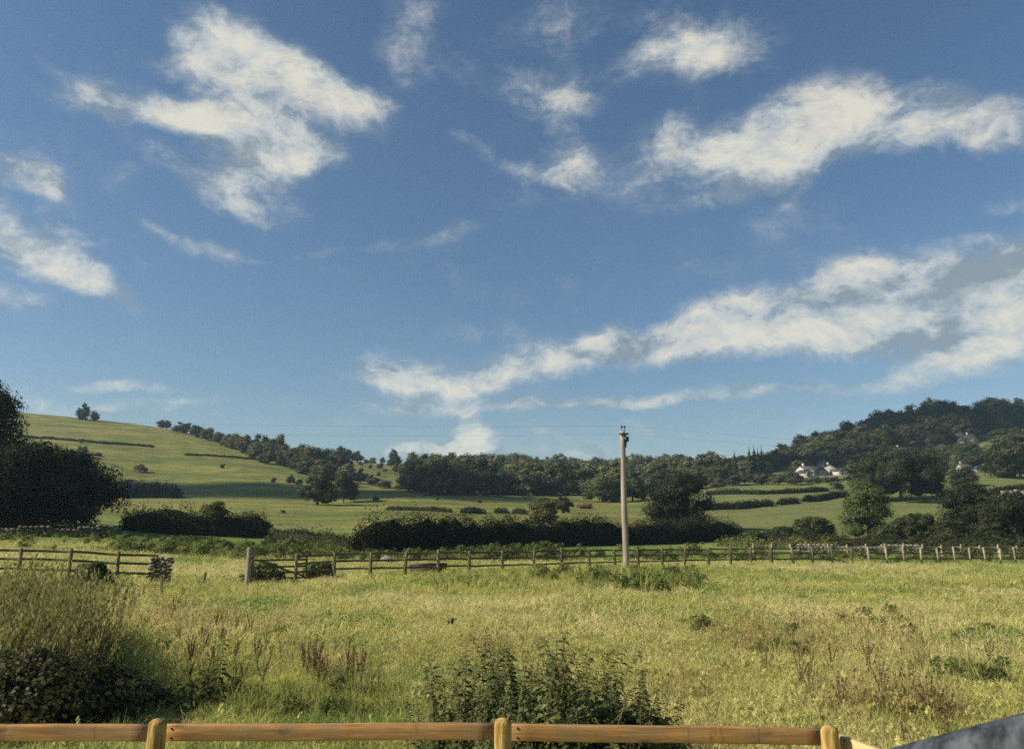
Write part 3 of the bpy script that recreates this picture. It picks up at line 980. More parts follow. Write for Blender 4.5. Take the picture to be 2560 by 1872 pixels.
hedge('hedge', oxy([(888, 66), (1000, 70), (1150, 78), (1300, 86), (1450, 95), (1620, 106), (1850, 122)]), 2.75, 2.4, 'long dark clipped hedge crossing the valley behind the utility pole', M_hedge, 0.20, 66, 1, 0.12)
hedge('hedge', oxy([(300, 82), (420, 83), (540, 85), (680, 88)]), 2.35, 2.3, 'short dark hedge behind the gate gap with a pale sapling rising from it', M_hedge, 0.20, 70, 2, 0.12)
hedge('hedge', oxy([(680, 86), (760, 80), (885, 72)]), 1.15, 1.4, 'low ragged hedge joining the two dark hedges above the timber gate', M_hedge, 0.20, 60, 3, 0.25)
hedge('thicket', pxy([(278, 1243), (330, 1243), (450, 1243)]), 4.2, 5.5, 'low dark thicket at the foot of the left hill', M_dark, 0.5, 12, 4, 0.1, cat='thicket')
for k, (pts, h0, lab) in enumerate([
    ([(965, 1275), (1130, 1281)], 0.8, 'longest of the clipped hedge lengths in the middle pasture'),
    ([(1155, 1282), (1212, 1283)], 1.2, 'dark hedge length between the longest one and the gap in the middle pasture'),
    ([(1235, 1282), (1272, 1283)], 1.2, 'hedge length just left of the shrubby tree in the middle pasture'),
    ([(1282, 1283), (1318, 1286)], 1.2, 'last short hedge length touching the shrubby tree in the middle pasture'),
    ([(1765, 1238), (1900, 1236), (2070, 1228)], 1.4, 'upper dark hedge line across the right hand pasture'),
    ([(1745, 1278), (1850, 1272), (1930, 1264)], 1.7, 'lower left dark hedge length sloping across the right hand pasture'),
    ([(1945, 1262), (1995, 1258)], 1.5, 'short middle hedge length between two gaps on the right hand pasture'),
    ([(2012, 1255), (2120, 1240)], 1.6, 'lower right dark hedge length ending at the pale green tree'),
    ([(2340, 1240), (2390, 1240)], 2.2, 'short dark hedge below the bright strip of grass on the right'),
    ([(2480, 1238), (2640, 1228)], 2.2, 'dark hedge above the pale track at the right edge'),
]):
    hedge('field_hedge', pxy(pts), h0, 2.2, lab, M_hedge, 0.42, 16, 20 + k, 0.03, group='hedges dividing the far pastures')

# dark wall lines on the left hill, built as a rough stone core with rubble faces
def far_wall(pts, label, h0=1.7, mat=M_wall, group='dry stone walls on the left hill', wid=0.7, seed=0):
    P = np.array(pxy(pts))
    seg = np.linalg.norm(np.diff(P, axis=0), axis=1); s = np.concatenate([[0], np.cumsum(seg)])
    n = int(s[-1] / 0.9) + 2
    ss = np.linspace(0, s[-1], n)
    x = np.interp(ss, s, P[:, 0]); y = np.interp(ss, s, P[:, 1])
    rng = np.random.default_rng(seed)
    mb = MB()
    for i in range(n - 1):
        c = np.array([(x[i] + x[i + 1]) / 2, (y[i] + y[i + 1]) / 2])
        hh = h0 * rng.uniform(0.75, 1.15)
        ang = math.atan2(y[i + 1] - y[i], x[i + 1] - x[i])
        R = np.array([[math.cos(ang), -math.sin(ang), 0], [math.sin(ang), math.cos(ang), 0], [0, 0, 1]])
        mb.box((c[0], c[1], gz(c[0], c[1]) + hh * 0.5 - 0.2), (0.9 * rng.uniform(1.0, 1.15), wid * rng.uniform(.8, 1.2), hh), R)
    o = mb.build('field_wall', mat)
    tag(o, label, 'wall', group)
    return o


hedge('boundary_hedge', pxy([(-60, 1090), (60, 1094), (130, 1098), (240, 1108), (385, 1119)]), 1.0, 1.0, 'long dark overgrown boundary line running across the upper left hill', M_hedge, 0.6, 12, 61, 0.1, group='boundary lines on the left hill')
hedge('boundary_hedge', pxy([(462, 1138), (540, 1142), (620, 1148), (700, 1154)]), 0.8, 0.9, 'short dark overgrown boundary line below the row of hilltop trees', M_hedge, 0.6, 12, 62, 0.1, group='boundary lines on the left hill')

# ------------------------------------------------------------------ hill bushes and single trees, left side
pix_tree('hilltop_tree', PT[0], 212, 1046, 1008, 34, 'lone round headed tree standing on the left hill skyline', Y=424)
bush('hilltop_bush', 238, 1047, 1026, 28, 'small bush leaning on the lone skyline tree', Y=424, seed=1)
for k, (u, vb, vt, w, lab) in enumerate([
    (205, 1135, 1113, 28, 'dark round bush just below the long wall on the left hill'),
    (245, 1140, 1130, 22, 'low flat bush right of the dark round bush under the wall'),
    (92, 1124, 1111, 16, 'small bush under the wall nearest the big dark tree'),
    (203, 1108, 1096, 12, 'tiny bush growing in the long hill wall'),
    (258, 1110, 1101, 10, 'second tiny bush along the long hill wall, further right'),
    (348, 1181, 1159, 34, 'gorse like bush alone in the middle of the left hill'),
    (314, 1224, 1197, 30, 'rounded bush just above the dark thicket'),
    (555, 1171, 1159, 14, 'small lone bush in the open right of the middle hill bush'),
    (684, 1207, 1192, 14, 'small bush leftmost of the three near the pair of field trees'),
    (724, 1211, 1186, 26, 'largest bush of the three near the pair of field trees'),
    (747, 1212, 1197, 18, 'bush touching the left side of the pair of field trees'),
    (707, 1283, 1274, 16, 'tiny low bush in the flat pasture below the cloud shadow'),
    (940, 1252, 1239, 18, 'dark little bush right of the pair of field trees'),
    (1093, 1252, 1240, 10, 'thin upright bush in the middle of the pasture'),
    (1198, 1258, 1249, 12, 'low bush in the pasture near the edge of the wood'),
    (318, 1287, 1277, 10, 'tiny dark bush behind the left end of the short hedge'),
]):
    bush('field_bush', u, vb, vt, w, lab, group='bushes dotted over the pastures', seed=k)

pix_tree('field_tree', PT[1], 798, 1262, 1166, 88, 'larger tree of the pair standing in the middle pasture')
pix_tree('field_tree', PT[2], 862, 1256, 1178, 62, 'smaller tree of the pair standing in the middle pasture')
for k, (u, vb, vt, w, lab) in enumerate([
    (812, 1210, 1148, 70, 'tall tree right behind the larger tree of the pasture pair'),
    (872, 1206, 1156, 50, 'dark tree behind the smaller tree of the pasture pair'),
    (902, 1208, 1168, 42, 'first of the trees stepping down to the right of the pasture pair'),
    (930, 1214, 1185, 38, 'second tree stepping down the slope right of the pasture pair'),
    (962, 1220, 1200, 40, 'low scrubby tree at the foot of the lit slope'),
    (1000, 1224, 1210, 34, 'last low bushy tree where the lit slope meets the wood'),
]):
    pix_tree('slope_tree', PW[k], u, vb, vt, w, lab, group='trees stepping down the slope behind the field pair')

# row of trees along the edge of the left hill
row = [(405, 1066, 1053, 16), (418, 1068, 1054, 14), (452, 1080, 1058, 28), (470, 1083, 1060, 22), (492, 1092, 1066, 26), (522, 1099, 1073, 30), (548, 1106, 1083, 24),
       (570, 1118, 1088, 26), (592, 1124, 1086, 28), (618, 1134, 1090, 34), (645, 1136, 1088, 36), (668, 1146, 1092, 34), (692, 1152, 1096, 38), (706, 1156, 1090, 30),
       (640, 1144, 1108, 26), (672, 1158, 1118, 28), (716, 1162, 1118, 36), (738, 1164, 1120, 40), (756, 1166, 1112, 36), (726, 1166, 1132, 34), (778, 1180, 1116, 44), (800, 1180, 1122, 44), (826, 1176, 1124, 40), (745, 1176, 1140, 40), (770, 1186, 1146, 36),
       (848, 1186, 1126, 36), (860, 1184, 1136, 34), (612, 1128, 1102, 22)]
for k, (u, vb, vt, w) in enumerate(row):
    pix_tree('hillside_tree', PW[k % 8], u, vb + 1, vt - 4, w * 1.5, ('small tree at the thin upper end of the left hill tree row' if u < 500 else 'tree in the denser middle of the row, just above the short boundary line' if u < 660 else 'tree at the lower end of the hill row, above the pair of field trees'), group='row of trees down the shoulder of the left hill')
# sapling and scrub on the lit slope
for k, (u, vb, vt, w) in enumerate([(895, 1150, 1138, 18), (915, 1160, 1146, 20), (932, 1160, 1143, 20), (950, 1172, 1155, 20), (962, 1180, 1170, 14), (900, 1164, 1152, 14), (925, 1172, 1160, 12), (990, 1180, 1160, 22),
                                    (980, 1150, 1140, 18), (955, 1152, 1142, 16), (870, 1148, 1140, 12), (1010, 1180, 1158, 24), (946, 1190, 1178, 12)]):
    bush('slope_bush', u, vb, vt, w, 'small dark bush scattered on the sunlit slope below the skyline', group='bushes scattered on the sunlit slope', seed=k)
for (u, vb, vt, w, lab) in [(852, 1147, 1114, 30, 'round skyline tree at the left end of the bare slope'), (872, 1148, 1122, 30, 'flat topped skyline tree next to the round one above the bare slope'), (895, 1150, 1126, 28, 'low skyline tree right above the sunlit slope'),
                            (988, 1166, 1122, 36, 'left one of two round trees standing above the skyline'), (1028, 1170, 1129, 30, 'right one of two round trees standing above the skyline')]:
    pix_tree('skyline_tree', PT[random.randrange(4)], u, vb, vt, w, lab, Y=470)

# ------------------------------------------------------------------ woods: single trees placed over ground seen in the picture
def inpoly(p, poly):
    x, y = p; c = False
    for (x1, y1), (x2, y2) in zip(poly, poly[1:] + poly[:1]):
        if (y1 > y) != (y2 > y) and x < (x2 - x1) * (y - y1) / (y2 - y1) + x1: c = not c
    return c


def zone(u, cuts):
    for lim, txt in cuts:
        if u < lim: return txt
    return cuts[-1][1]


MID_CUTS = [(1100, 'at the left end of the valley wood'), (1200, 'in the valley wood above the longest pasture hedge'), (1320, 'in the valley wood above the short pasture hedges'), (1440, 'in the valley wood above the low olive tree'),
            (1540, 'in the valley wood just left of the utility pole'), (1640, 'in the valley wood just right of the utility pole'), (1740, 'in the valley wood above the big round tree'), (9999, 'at the right end of the valley wood by the poplars')]
HANG_CUTS = [(1900, 'at the poplar end of the hanging wood'), (1990, 'in the hanging wood left of the white houses'), (2110, 'in the hanging wood above the white houses'), (2230, 'in the hanging wood above the biggest dark tree'),
             (2340, 'in the hanging wood above the buff stone house'), (2460, 'in the hanging wood above the highest houses'), (9999, 'in the hanging wood at the right edge')]


def mid_label(u, v, pale):
    row = 'at the front' if v > 1219 else ('midway back' if v > 1193 else 'at the skyline')
    return ('pale tree ' if pale else 'dark tree ') + row + ', ' + zone(u, MID_CUTS)


def hang_label(u, v, pale):
    up = float(np.interp(u, [1790, 1900, 2050, 2180, 2300, 2560], [1174, 1160, 1118, 1085, 1060, 1047]))
    row = 'near the crest' if v < up + 16 else ('halfway up' if v < up + 40 else 'low down')
    return ('greyish tree ' if pale else 'dark tree ') + row + ' ' + zone(u, HANG_CUTS)


def wood(name, poly, du, dv, h, label, group, protos, avoid=(), cap=200, seed=0, hvar=0.25, cat='tree', hscale=None, palep=()):
    rng = np.random.default_rng(seed)
    us = [p[0] for p in poly]; vs = [p[1] for p in poly]
    pts = []; tries = 0
    while len(pts) < cap and tries < 6000:
        tries += 1
        q = (rng.uniform(min(us), max(us)), rng.uniform(min(vs), max(vs)))
        if not inpoly(q, poly): continue
        if any(a[0] < q[0] < a[2] and a[1] < q[1] < a[3] for a in avoid): continue
        if any(((q[0] - p[0]) / du) ** 2 + ((q[1] - p[1]) / dv) ** 2 < 1 for p in pts): continue
        pts.append(q)
    for (u, v) in pts:
        x, y, z = hit(u, v, 120)
        hh = h * rng.uniform(1 - hvar, 1 + hvar)
        p = protos[rng.integers(len(protos))]
        if hscale is not None: hh *= float(np.interp(u, *hscale))
        place_tree(name, p, (x, y, z - 0.2), hh, hh * rng.uniform(0.95, 1.3), label(u, v, p in palep), cat, group)
    return len(pts)


n1 = wood('wood_tree', [(1020, 1228), (1100, 1236), (1250, 1240), (1420, 1238), (1600, 1244), (1760, 1220), (1800, 1200), (1790, 1178), (1600, 1173), (1400, 1172), (1250, 1174), (1120, 1172), (1060, 1176), (1030, 1190)],
          25, 8.5, 11.5, mid_label, 'trees of the wood across the middle of the valley', PW + PA, cap=150, seed=3, palep=PA)
n2 = wood('hanger_tree', [(1800, 1205), (1900, 1198), (2000, 1150), (2110, 1158), (2200, 1160), (2330, 1130), (2440, 1090), (2600, 1070), (2700, 1050), (2700, 1042), (2560, 1047), (2400, 1056), (2300, 1060), (2180, 1085), (2050, 1118), (1900, 1160), (1790, 1174)],
          27, 9, 16.0, hang_label, 'trees of the hanging wood on the right hill', PT + PW[:3], avoid=[(2235, 1128, 2320, 1168), (2410, 1092, 2475, 1140)], cap=170, seed=5, hscale=([1780, 1950, 2100, 2250], [0.42, 0.52, 0.8, 0.95]), palep=PW)
# crest of the right hill: trees that stand above the rest
for (u, vt, w, lab) in [(2380, 1003, 58, 'tallest dark tree on the crest of the right hill'), (2335, 1018, 56, 'crest tree just left of the tallest one on the right hill'), (2448, 1014, 66, 'broad crest tree right of the tallest one on the right hill'), (2520, 1018, 66, 'crest tree nearest the right edge of the picture'),
                        (2265, 1032, 44, 'crest tree with sky showing through its crown'), (2215, 1042, 60, 'wide crest tree left of the see through one'), (2112, 1074, 60, 'dark dense tree standing out low on the right hill crest'), (2060, 1092, 46, 'crest tree just left of the dark dense one'), (2165, 1062, 50, 'crest tree just right of the dark dense one')]:
    pix_tree('crest_tree', PT[random.randrange(4)], u, 1060, vt, w, lab, Y=545 if u > 2200 else 505)
rng = np.random.default_rng(44)
gt_avoid = [(2255, 1128, 2318, 1172), (2330, 1172, 2385, 1192), (2412, 1096, 2470, 1140), (2418, 1170, 2470, 1192)]
gpts = []
while len(gpts) < 44:
    u, v = rng.uniform(2236, 2600), rng.uniform(1098, 1186)
    if v < 1098 + (2440 - u) * 0.14: continue
    if any(a[0] < u < a[2] and a[1] < v < a[3] + 8 for a in gt_avoid): continue
    if any(abs(u - p[0]) < 22 and abs(v - p[1]) < 9 for p in gpts): continue
    gpts.append((u, v))
gpts += [(1992, 1186), (2000, 1172), (2030, 1164), (2056, 1160), (2090, 1166), (2118, 1172), (2130, 1186), (2146, 1194), (2150, 1178), (2170, 1186), (2185, 1172), (2012, 1180), (2205, 1180), (2120, 1200), (2060, 1203), (2036, 1205), (2086, 1202)]
for k, (u, v) in enumerate(gpts):
    hpx = rng.uniform(22, 40) if v < 1190 else rng.uniform(9, 13)
    pix_tree('village_tree', (PA + PW)[k % 12], u, v, v - hpx, rng.uniform(34, 52), ('garden tree screening the white row of houses' if u < 2230 else 'garden tree beside the buff stone house' if u < 2330 else 'garden tree around the sheds and highest houses' if u < 2480 else 'garden tree at the right edge above the bright grass'), group='garden trees among the houses on the right hill')
# garden trees round the houses
for k, (u, vb, vt, w, lab) in enumerate([
    (2536, 1196, 1074, 120, 'big pale green tree at the right edge above the bright grass'),
    (2490, 1194, 1112, 70, 'pale green garden tree left of the big pale one'),
    (2395, 1150, 1118, 50, 'yellowish garden tree between the two stone houses'),
    (2435, 1168, 1120, 56, 'olive garden tree below the upper stone house'),
    (2365, 1170, 1132, 44, 'garden tree below and left of the yellowish one'),
    (2340, 1188, 1160, 50, 'low garden tree right of the big dark tree'),
    (2405, 1216, 1166, 64, 'round green tree beside the sheds above the bright grass'),
]):
    pix_tree('garden_tree', (PB if k in (5,) else PT)[k % 4], u, vb, vt, w, lab)
for (u, vt, w, lab) in [(1835, 1128, 16, 'lone poplar left of the tight poplar group'), (1872, 1118, 15, 'left poplar of the tight group'), (1884, 1114, 14, 'tallest poplar of the tight group'), (1894, 1120, 13, 'third poplar from the left in the tight group'), (1903, 1117, 15, 'right poplar of the tight group')]:
    pix_tree('poplar_tree', PPOP[random.randrange(2)], u, 1206, vt, w, lab, group='poplars at the end of the wood', Y=330)
pix_tree('dark_round_tree', PT[3], 1810, 1205, 1145, 56, 'dark round tree left of the poplars', Y=335)
# row of trees right below the white house
for k, (u, vb, vt, w) in enumerate([(1900, 1212, 1180, 50), (1945, 1212, 1184, 56), (1985, 1212, 1178, 50), (2030, 1208, 1190, 44), (2075, 1206, 1190, 40), (1860, 1212, 1176, 44), (1830, 1214, 1186, 40), (2090, 1226, 1202, 40), (1790, 1222, 1190, 44)]):
    pix_tree('field_edge_tree', PB[k % 4], u, vb, vt, w, ('low bushy tree in the belt between the poplars and the white houses' if u < 1970 else 'low bushy tree in the belt right below the white houses'), group='low trees in the belt under the white house')



# ------------------------------------------------------------------ unseen clouds added left of the view to cast shade on the valley
def cloud(cx, cy, rx, ry, label, seed, alt=900.0):
    rng = np.random.default_rng(seed)
    t_ = alt / sun_dir.z
    z0 = gz(cx, cy)
    mb = MB()
    for i in range(26):
        a = rng.uniform(0, 6.28); q = math.sqrt(rng.uniform()) * 0.75
        r_ = rng.uniform(0.28, 0.45)
        V, T = ICO2
        mb.add(V * (1 + 0.12 * rng.normal(size=len(V)))[:, None] * np.array([rx * r_, ry * r_, min(rx, ry) * 0.3]) + np.array([q * math.cos(a) * rx, q * math.sin(a) * ry, rng.uniform(-.1, .1) * min(rx, ry)]), None, T)
    o = mb.build('cloud', M_white, None, True)
    o.location = Vector((cx, cy, z0)) + sun_dir * t_
    tag(o, label, None, None, 'structure')


cloud(-66, 252, 78, 26, 'small long cloud out of view whose shadow bands the left pasture', 1)
cloud(215, 515, 170, 62, 'broad cloud out of view shading the wood on the right hill', 3)
cloud(120, 405, 55, 45, 'small cloud out of view shading the trees above the white houses', 4)

# ------------------------------------------------------------------ houses
def house(u, v, wpx, hpx, depth, label, wall_m, gable_front=False, rot=0.0, nwin=3, roof_f=0.55, Y=None, name='house', chim=1):
    x, y, z = hit(u, v) if Y is None else onray(u, Y)
    W = wpx / FPX * y; Hh = hpx / FPX * y
    wallh = Hh * (1 - roof_f * 0.75); rh = Hh - wallh
    o = empty(name, (x, y, z - 0.3), rot)
    tag(o, label, 'house')
    D = depth
    wh = wallh + 0.3
    if gable_front: ridge = [(0, -D / 2), (0, D / 2)]
    # walls
    V = [(-W / 2, -D / 2, 0), (W / 2, -D / 2, 0), (W / 2, D / 2, 0), (-W / 2, D / 2, 0), (-W / 2, -D / 2, wh), (W / 2, -D / 2, wh), (W / 2, D / 2, wh), (-W / 2, D / 2, wh)]
    Q = [[0, 1, 5, 4], [1, 2, 6, 5], [2, 3, 7, 6], [3, 0, 4, 7]]
    if gable_front:
        V += [(0, -D / 2, wh + rh), (0, D / 2, wh + rh)]; T = [[4, 5, 8], [6, 7, 9]]
    else:
        V += [(-W / 2, 0, wh + rh), (W / 2, 0, wh + rh)]; T = [[7, 4, 8], [5, 6, 9]]
    mb = MB(); mb.add(V, Q, T); mb.build('wall', wall_m, o)
    # roof: two thick slopes overhanging the walls
    ov = 0.35; th = 0.22
    mb = MB()
    a, b = (W, D) if not gable_front else (D, W)
    for sgn in (-1, 1):
        pr = [(-a / 2 - ov, 0, wh + rh + 0.05), (a / 2 + ov, 0, wh + rh + 0.05), (a / 2 + ov, sgn * (b / 2 + ov), wh - ov * rh / (b / 2) + 0.05), (-a / 2 - ov, sgn * (b / 2 + ov), wh - ov * rh / (b / 2) + 0.05)]
        up = [(p[0], p[1], p[2] + th) for p in pr]
        vv = np.array(pr + up)
        if gable_front: vv = np.stack([-vv[:, 1], vv[:, 0], vv[:, 2]], 1)
        mb.add(vv, [[3, 2, 1, 0], [4, 5, 6, 7], [0, 1, 5, 4], [1, 2, 6, 5], [2, 3, 7, 6], [3, 0, 4, 7]])
    roof = mb.build('roof', M_slate, o)
    for k in range(chim):
        mb = MB(); mb.box(((-0.32 + 0.64 * k) * W if not gable_front else 0, 0.1, wh + rh + 0.5), (0.8, 0.6, 1.5)); mb.box(((-0.32 + 0.64 * k) * W if not gable_front else 0, 0.1, wh + rh + 1.32), (0.95, 0.75, 0.14))
        mb.build('chimney', wall_m, roof)
    for k in range(nwin):
        fx = (k + 0.5) / nwin * W - W / 2
        for lev in ((0.34, 0.74) if wallh > 4.2 else (0.55,)):
            fz = wh * lev
            mb = MB()
            for (cx_, cz_, sx_, sz_) in [(0, 0.6, 1.1, 0.1), (0, -0.6, 1.25, 0.12), (-0.5, 0, 0.1, 1.1), (0.5, 0, 0.1, 1.1), (0, 0, 0.06, 1.1)]:
                mb.box((fx + cx_, -D / 2 - 0.04, fz + cz_), (sx_, 0.1, sz_))
            wn = mb.build('window', M_white, o)
            mb = MB(); mb.box((fx, -D / 2 - 0.012, fz), (0.9, 0.02, 1.1)); mb.build('pane', M_glass, wn)
    mb = MB(); mb.box((W * 0.12, -D / 2 - 0.03, 1.25), (1.0, 0.06, 2.1)); mb.build('door', M_black, o)
    return o


house(2038, 1194, 58, 22, 7.0, 'left white house of the white row on the right hill', M_white, False, 0.25, 3, Y=338)
house(2084, 1193, 42, 23, 8.0, 'right white house of the white row, with its gable to the valley', M_white, True, -0.35, 2, Y=342)
house(2112, 1194, 34, 16, 6.0, 'low white outbuilding at the right end of the white row', M_white, False, -0.3, 1, Y=339, chim=0)
house(2022, 1197, 26, 17, 5.0, 'small white extension at the left front of the white row', M_white, True, 0.3, 1, Y=332, chim=0)
house(2068, 1152, 10, 20, 5.0, 'narrow white gable showing between the trees above the white row', M_white, True, 0.2, 1, Y=388, chim=0)
house(2284, 1166, 56, 38, 8.0, 'buff stone house half hidden above the big dark tree', M_cream, False, 0.1, 3, Y=382)
house(2448, 1134, 30, 36, 8.0, 'pale stone house high on the hill left of the pale green tree', M_cream, True, 0.2, 2, Y=420)
house(2425, 1120, 30, 28, 7.0, 'grey roofed house highest on the right hill', M_cream, False, -0.2, 2, Y=440)
house(2352, 1186, 20, 12, 4.0, 'small pale shed left of the round green tree', M_white, False, 0.1, 1, Y=322, chim=0)
house(2372, 1182, 18, 12, 4.0, 'small pale shed tight against the round green tree', M_cream, True, 0.1, 1, Y=326, chim=0)
house(2432, 1184, 30, 18, 5.0, 'brownish cottage right of the round green tree', M_cream, False, 0.0, 2, Y=326)
house(2458, 1182, 16, 14, 4.0, 'white lean shed at the end of the brownish cottage', M_white, True, 0.0, 1, Y=324, chim=0)
house(2556, 1190, 18, 14, 4.0, 'white hut at the right edge above the bright grass', M_white, False, 0.0, 1, Y=310, chim=0)
far_wall([(2508, 1248), (2545, 1244), (2640, 1242)], 'pale stone wall beside the track at the right edge', 2.2, M_stone, None, 0.8, 9)


# ------------------------------------------------------------------ large trees nearer the camera
def big_tree(name, u, Y, vt, wpx, label, mat, seed, nleaf=15000, leaf=0.24, base=0.1, vb=None, n=14, trunk_r=0.35, squash=1.0, fb=None, cat='tree', core=0.58):
    rng = np.random.default_rng(seed)
    sl = float(slope(vt)); x = float(az(u, sl)) * Y; z = gz(x, Y)
    h = EYE + sl * Y - z; w = wpx / FPX * Y
    L = [(0, 0, h * (base + (1 - base) * 0.5), w * 0.30, w * 0.28, h * (1 - base) * 0.40)]
    for i in range(n):
        th = 2 * math.pi * i / n * 2.399 + rng.uniform(-.3, .3)
        f = (i + 0.5) / n
        zz = h * (base + (1 - base) * (0.14 + 0.72 * f))
        rr = w * 0.5 * (0.22 + 0.52 * math.sin(math.pi * (0.22 + 0.68 * f))) * rng.uniform(0.72, 1.14)
        s = w * rng.uniform(0.09, 0.21)
        L.append((rr * math.cos(th), rr * math.sin(th) * 0.85, min(zz, h - s * 0.8), s, s, s * 0.85))
    L.append((rng.normal() * .06 * w, 0, h - 0.15 * h, w * 0.2, w * 0.2, h * 0.13))
    if fb: L += [(a * w, b * w, c * h, r_ * w, r_ * w, r_ * w * 0.8) for a, b, c, r_ in fb]
    o = empty(name, (x, Y, z - 0.1))
    tag(o, label, cat)
    link('crown', crown_mesh('crown', L, nleaf, leaf, rng, mat, clumps_per=18, core=core, spread=0.42), o)
    link('trunk', trunk_mesh('trunk', h * max(base, 0.12) + h * 0.2, trunk_r, L, rng, M_bark), o)
    return o


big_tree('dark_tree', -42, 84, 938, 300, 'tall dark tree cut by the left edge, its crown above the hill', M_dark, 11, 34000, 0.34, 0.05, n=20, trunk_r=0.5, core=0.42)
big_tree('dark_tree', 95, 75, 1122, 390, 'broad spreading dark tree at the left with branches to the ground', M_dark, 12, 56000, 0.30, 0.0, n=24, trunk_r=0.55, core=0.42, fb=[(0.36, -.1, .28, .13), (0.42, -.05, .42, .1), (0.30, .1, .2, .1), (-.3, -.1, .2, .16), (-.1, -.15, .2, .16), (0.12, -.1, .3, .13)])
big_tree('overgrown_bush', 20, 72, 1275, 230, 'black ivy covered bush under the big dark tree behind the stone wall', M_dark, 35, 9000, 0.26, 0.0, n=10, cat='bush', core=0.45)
big_tree('round_tree', 1690, 142, 1184, 170, 'big round dark tree just right of the utility pole', M_shade, 13, 14000, 0.34, 0.02, n=18, trunk_r=0.4, fb=[(-.2, 0, .12, .2), (.2, 0, .12, .2), (0, -.1, .1, .2)])
big_tree('willow_tree', 1505, 245, 1192, 120, 'pale green bushy tree left of the utility pole', M_lite, 14, 9000, 0.5, 0.02, n=14)
big_tree('field_edge_oak', 1580, 250, 1196, 90, 'darker tree behind the utility pole beside the pale green one', M_tree, 15, 7000, 0.5, 0.03, n=12)
big_tree('shrubby_tree', 1358, 150, 1243, 84, 'low olive tree on its own left of the utility pole', M_lite, 16, 7000, 0.32, 0.0, n=12, fb=[(-.2, 0, .15, .22), (.2, 0, .15, .22)])
big_tree('small_dark_tree', 1408, 190, 1240, 42, 'small dark tree tucked against the low olive tree', M_tree, 17, 4000, 0.4, 0.0, n=9)
big_tree('rusty_bush', 1462, 215, 1258, 44, 'reddish brown bush left of the pale green tree', M_seed, 18, 2500, 0.4, 0.0, n=8, cat='bush')
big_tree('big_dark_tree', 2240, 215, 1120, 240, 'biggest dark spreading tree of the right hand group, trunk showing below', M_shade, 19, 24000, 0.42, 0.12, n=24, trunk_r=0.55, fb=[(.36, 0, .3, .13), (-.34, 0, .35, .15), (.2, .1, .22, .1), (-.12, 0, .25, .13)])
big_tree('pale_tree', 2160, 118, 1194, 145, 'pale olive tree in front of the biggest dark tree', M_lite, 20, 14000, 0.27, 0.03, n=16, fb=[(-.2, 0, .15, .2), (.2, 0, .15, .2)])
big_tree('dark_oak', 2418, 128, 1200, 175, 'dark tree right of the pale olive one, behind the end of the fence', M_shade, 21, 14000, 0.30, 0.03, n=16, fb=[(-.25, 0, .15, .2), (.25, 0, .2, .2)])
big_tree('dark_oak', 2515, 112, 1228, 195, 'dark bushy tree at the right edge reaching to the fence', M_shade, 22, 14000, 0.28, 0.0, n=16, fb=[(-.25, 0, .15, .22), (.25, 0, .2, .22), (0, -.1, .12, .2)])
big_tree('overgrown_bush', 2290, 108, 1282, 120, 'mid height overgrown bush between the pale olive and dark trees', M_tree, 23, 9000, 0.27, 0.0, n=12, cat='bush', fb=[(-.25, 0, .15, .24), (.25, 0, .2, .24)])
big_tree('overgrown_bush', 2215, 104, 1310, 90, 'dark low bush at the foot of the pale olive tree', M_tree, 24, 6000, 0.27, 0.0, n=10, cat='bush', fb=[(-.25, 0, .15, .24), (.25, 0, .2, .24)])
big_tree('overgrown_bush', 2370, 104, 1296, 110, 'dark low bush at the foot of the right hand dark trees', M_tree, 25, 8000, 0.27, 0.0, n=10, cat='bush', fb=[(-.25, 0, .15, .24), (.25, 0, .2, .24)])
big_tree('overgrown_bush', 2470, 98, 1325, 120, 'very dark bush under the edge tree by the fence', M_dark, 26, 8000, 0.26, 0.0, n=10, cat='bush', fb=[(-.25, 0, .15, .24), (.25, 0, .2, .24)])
big_tree('overgrown_bush', 2035, 128, 1290, 100, 'grey green rounded bush in the hollow left of the pale olive tree', M_tree, 27, 6000, 0.3, 0.0, n=10, cat='bush', fb=[(-.25, 0, .15, .24), (.25, 0, .2, .24)])
big_tree('overgrown_bush', 1950, 126, 1316, 80, 'flat dark bush left of the grey green rounded one', M_tree, 28, 5000, 0.3, 0.0, n=10, cat='bush', fb=[(-.25, 0, .3, .24), (.25, 0, .3, .24)])
big_tree('sapling', 540, 84, 1250, 62, 'pale green wispy sapling rising out of the short dark hedge', M_herb, 29, 2600, 0.2, 0.35, n=9, trunk_r=0.06, core=0.0)
hedge('bramble_bank', oxy([(1850, 112), (1960, 106), (2080, 100), (2200, 96), (2330, 92)]), 1.5, 2.6, 'bank of brambles and bushes behind the right hand fence', M_hedge, 0.26, 34, 31, 0.12, cat='brambles')
hedge('bramble_bank', oxy([(1800, 102), (1930, 94), (2090, 88)]), 1.0, 2.4, 'low bright bramble bank left of the pale olive tree', M_herb, 0.26, 30, 32, 0.12, cat='brambles')
hedge('bramble_bank', oxy([(2330, 90), (2450, 86), (2620, 82)]), 1.7, 2.6, 'dark bramble bank at the right edge behind the fence', M_hedge, 0.26, 34, 33, 0.1, cat='brambles')
for k, (u, Y, vt, w, lab) in enumerate([
    (1885, 108, 1325, 60, 'yellow green bush at the left end of the bramble bank'), (1990, 98, 1335, 46, 'small bright bush in the middle of the bramble bank'), (2065, 96, 1338, 40, 'small bright bush near the foot of the pale olive tree')]):
    big_tree('bright_bush', u, Y, vt, w, lab, M_herb, 40 + k, 2600, 0.24, 0.0, n=8, cat='bush', trunk_r=0.05)


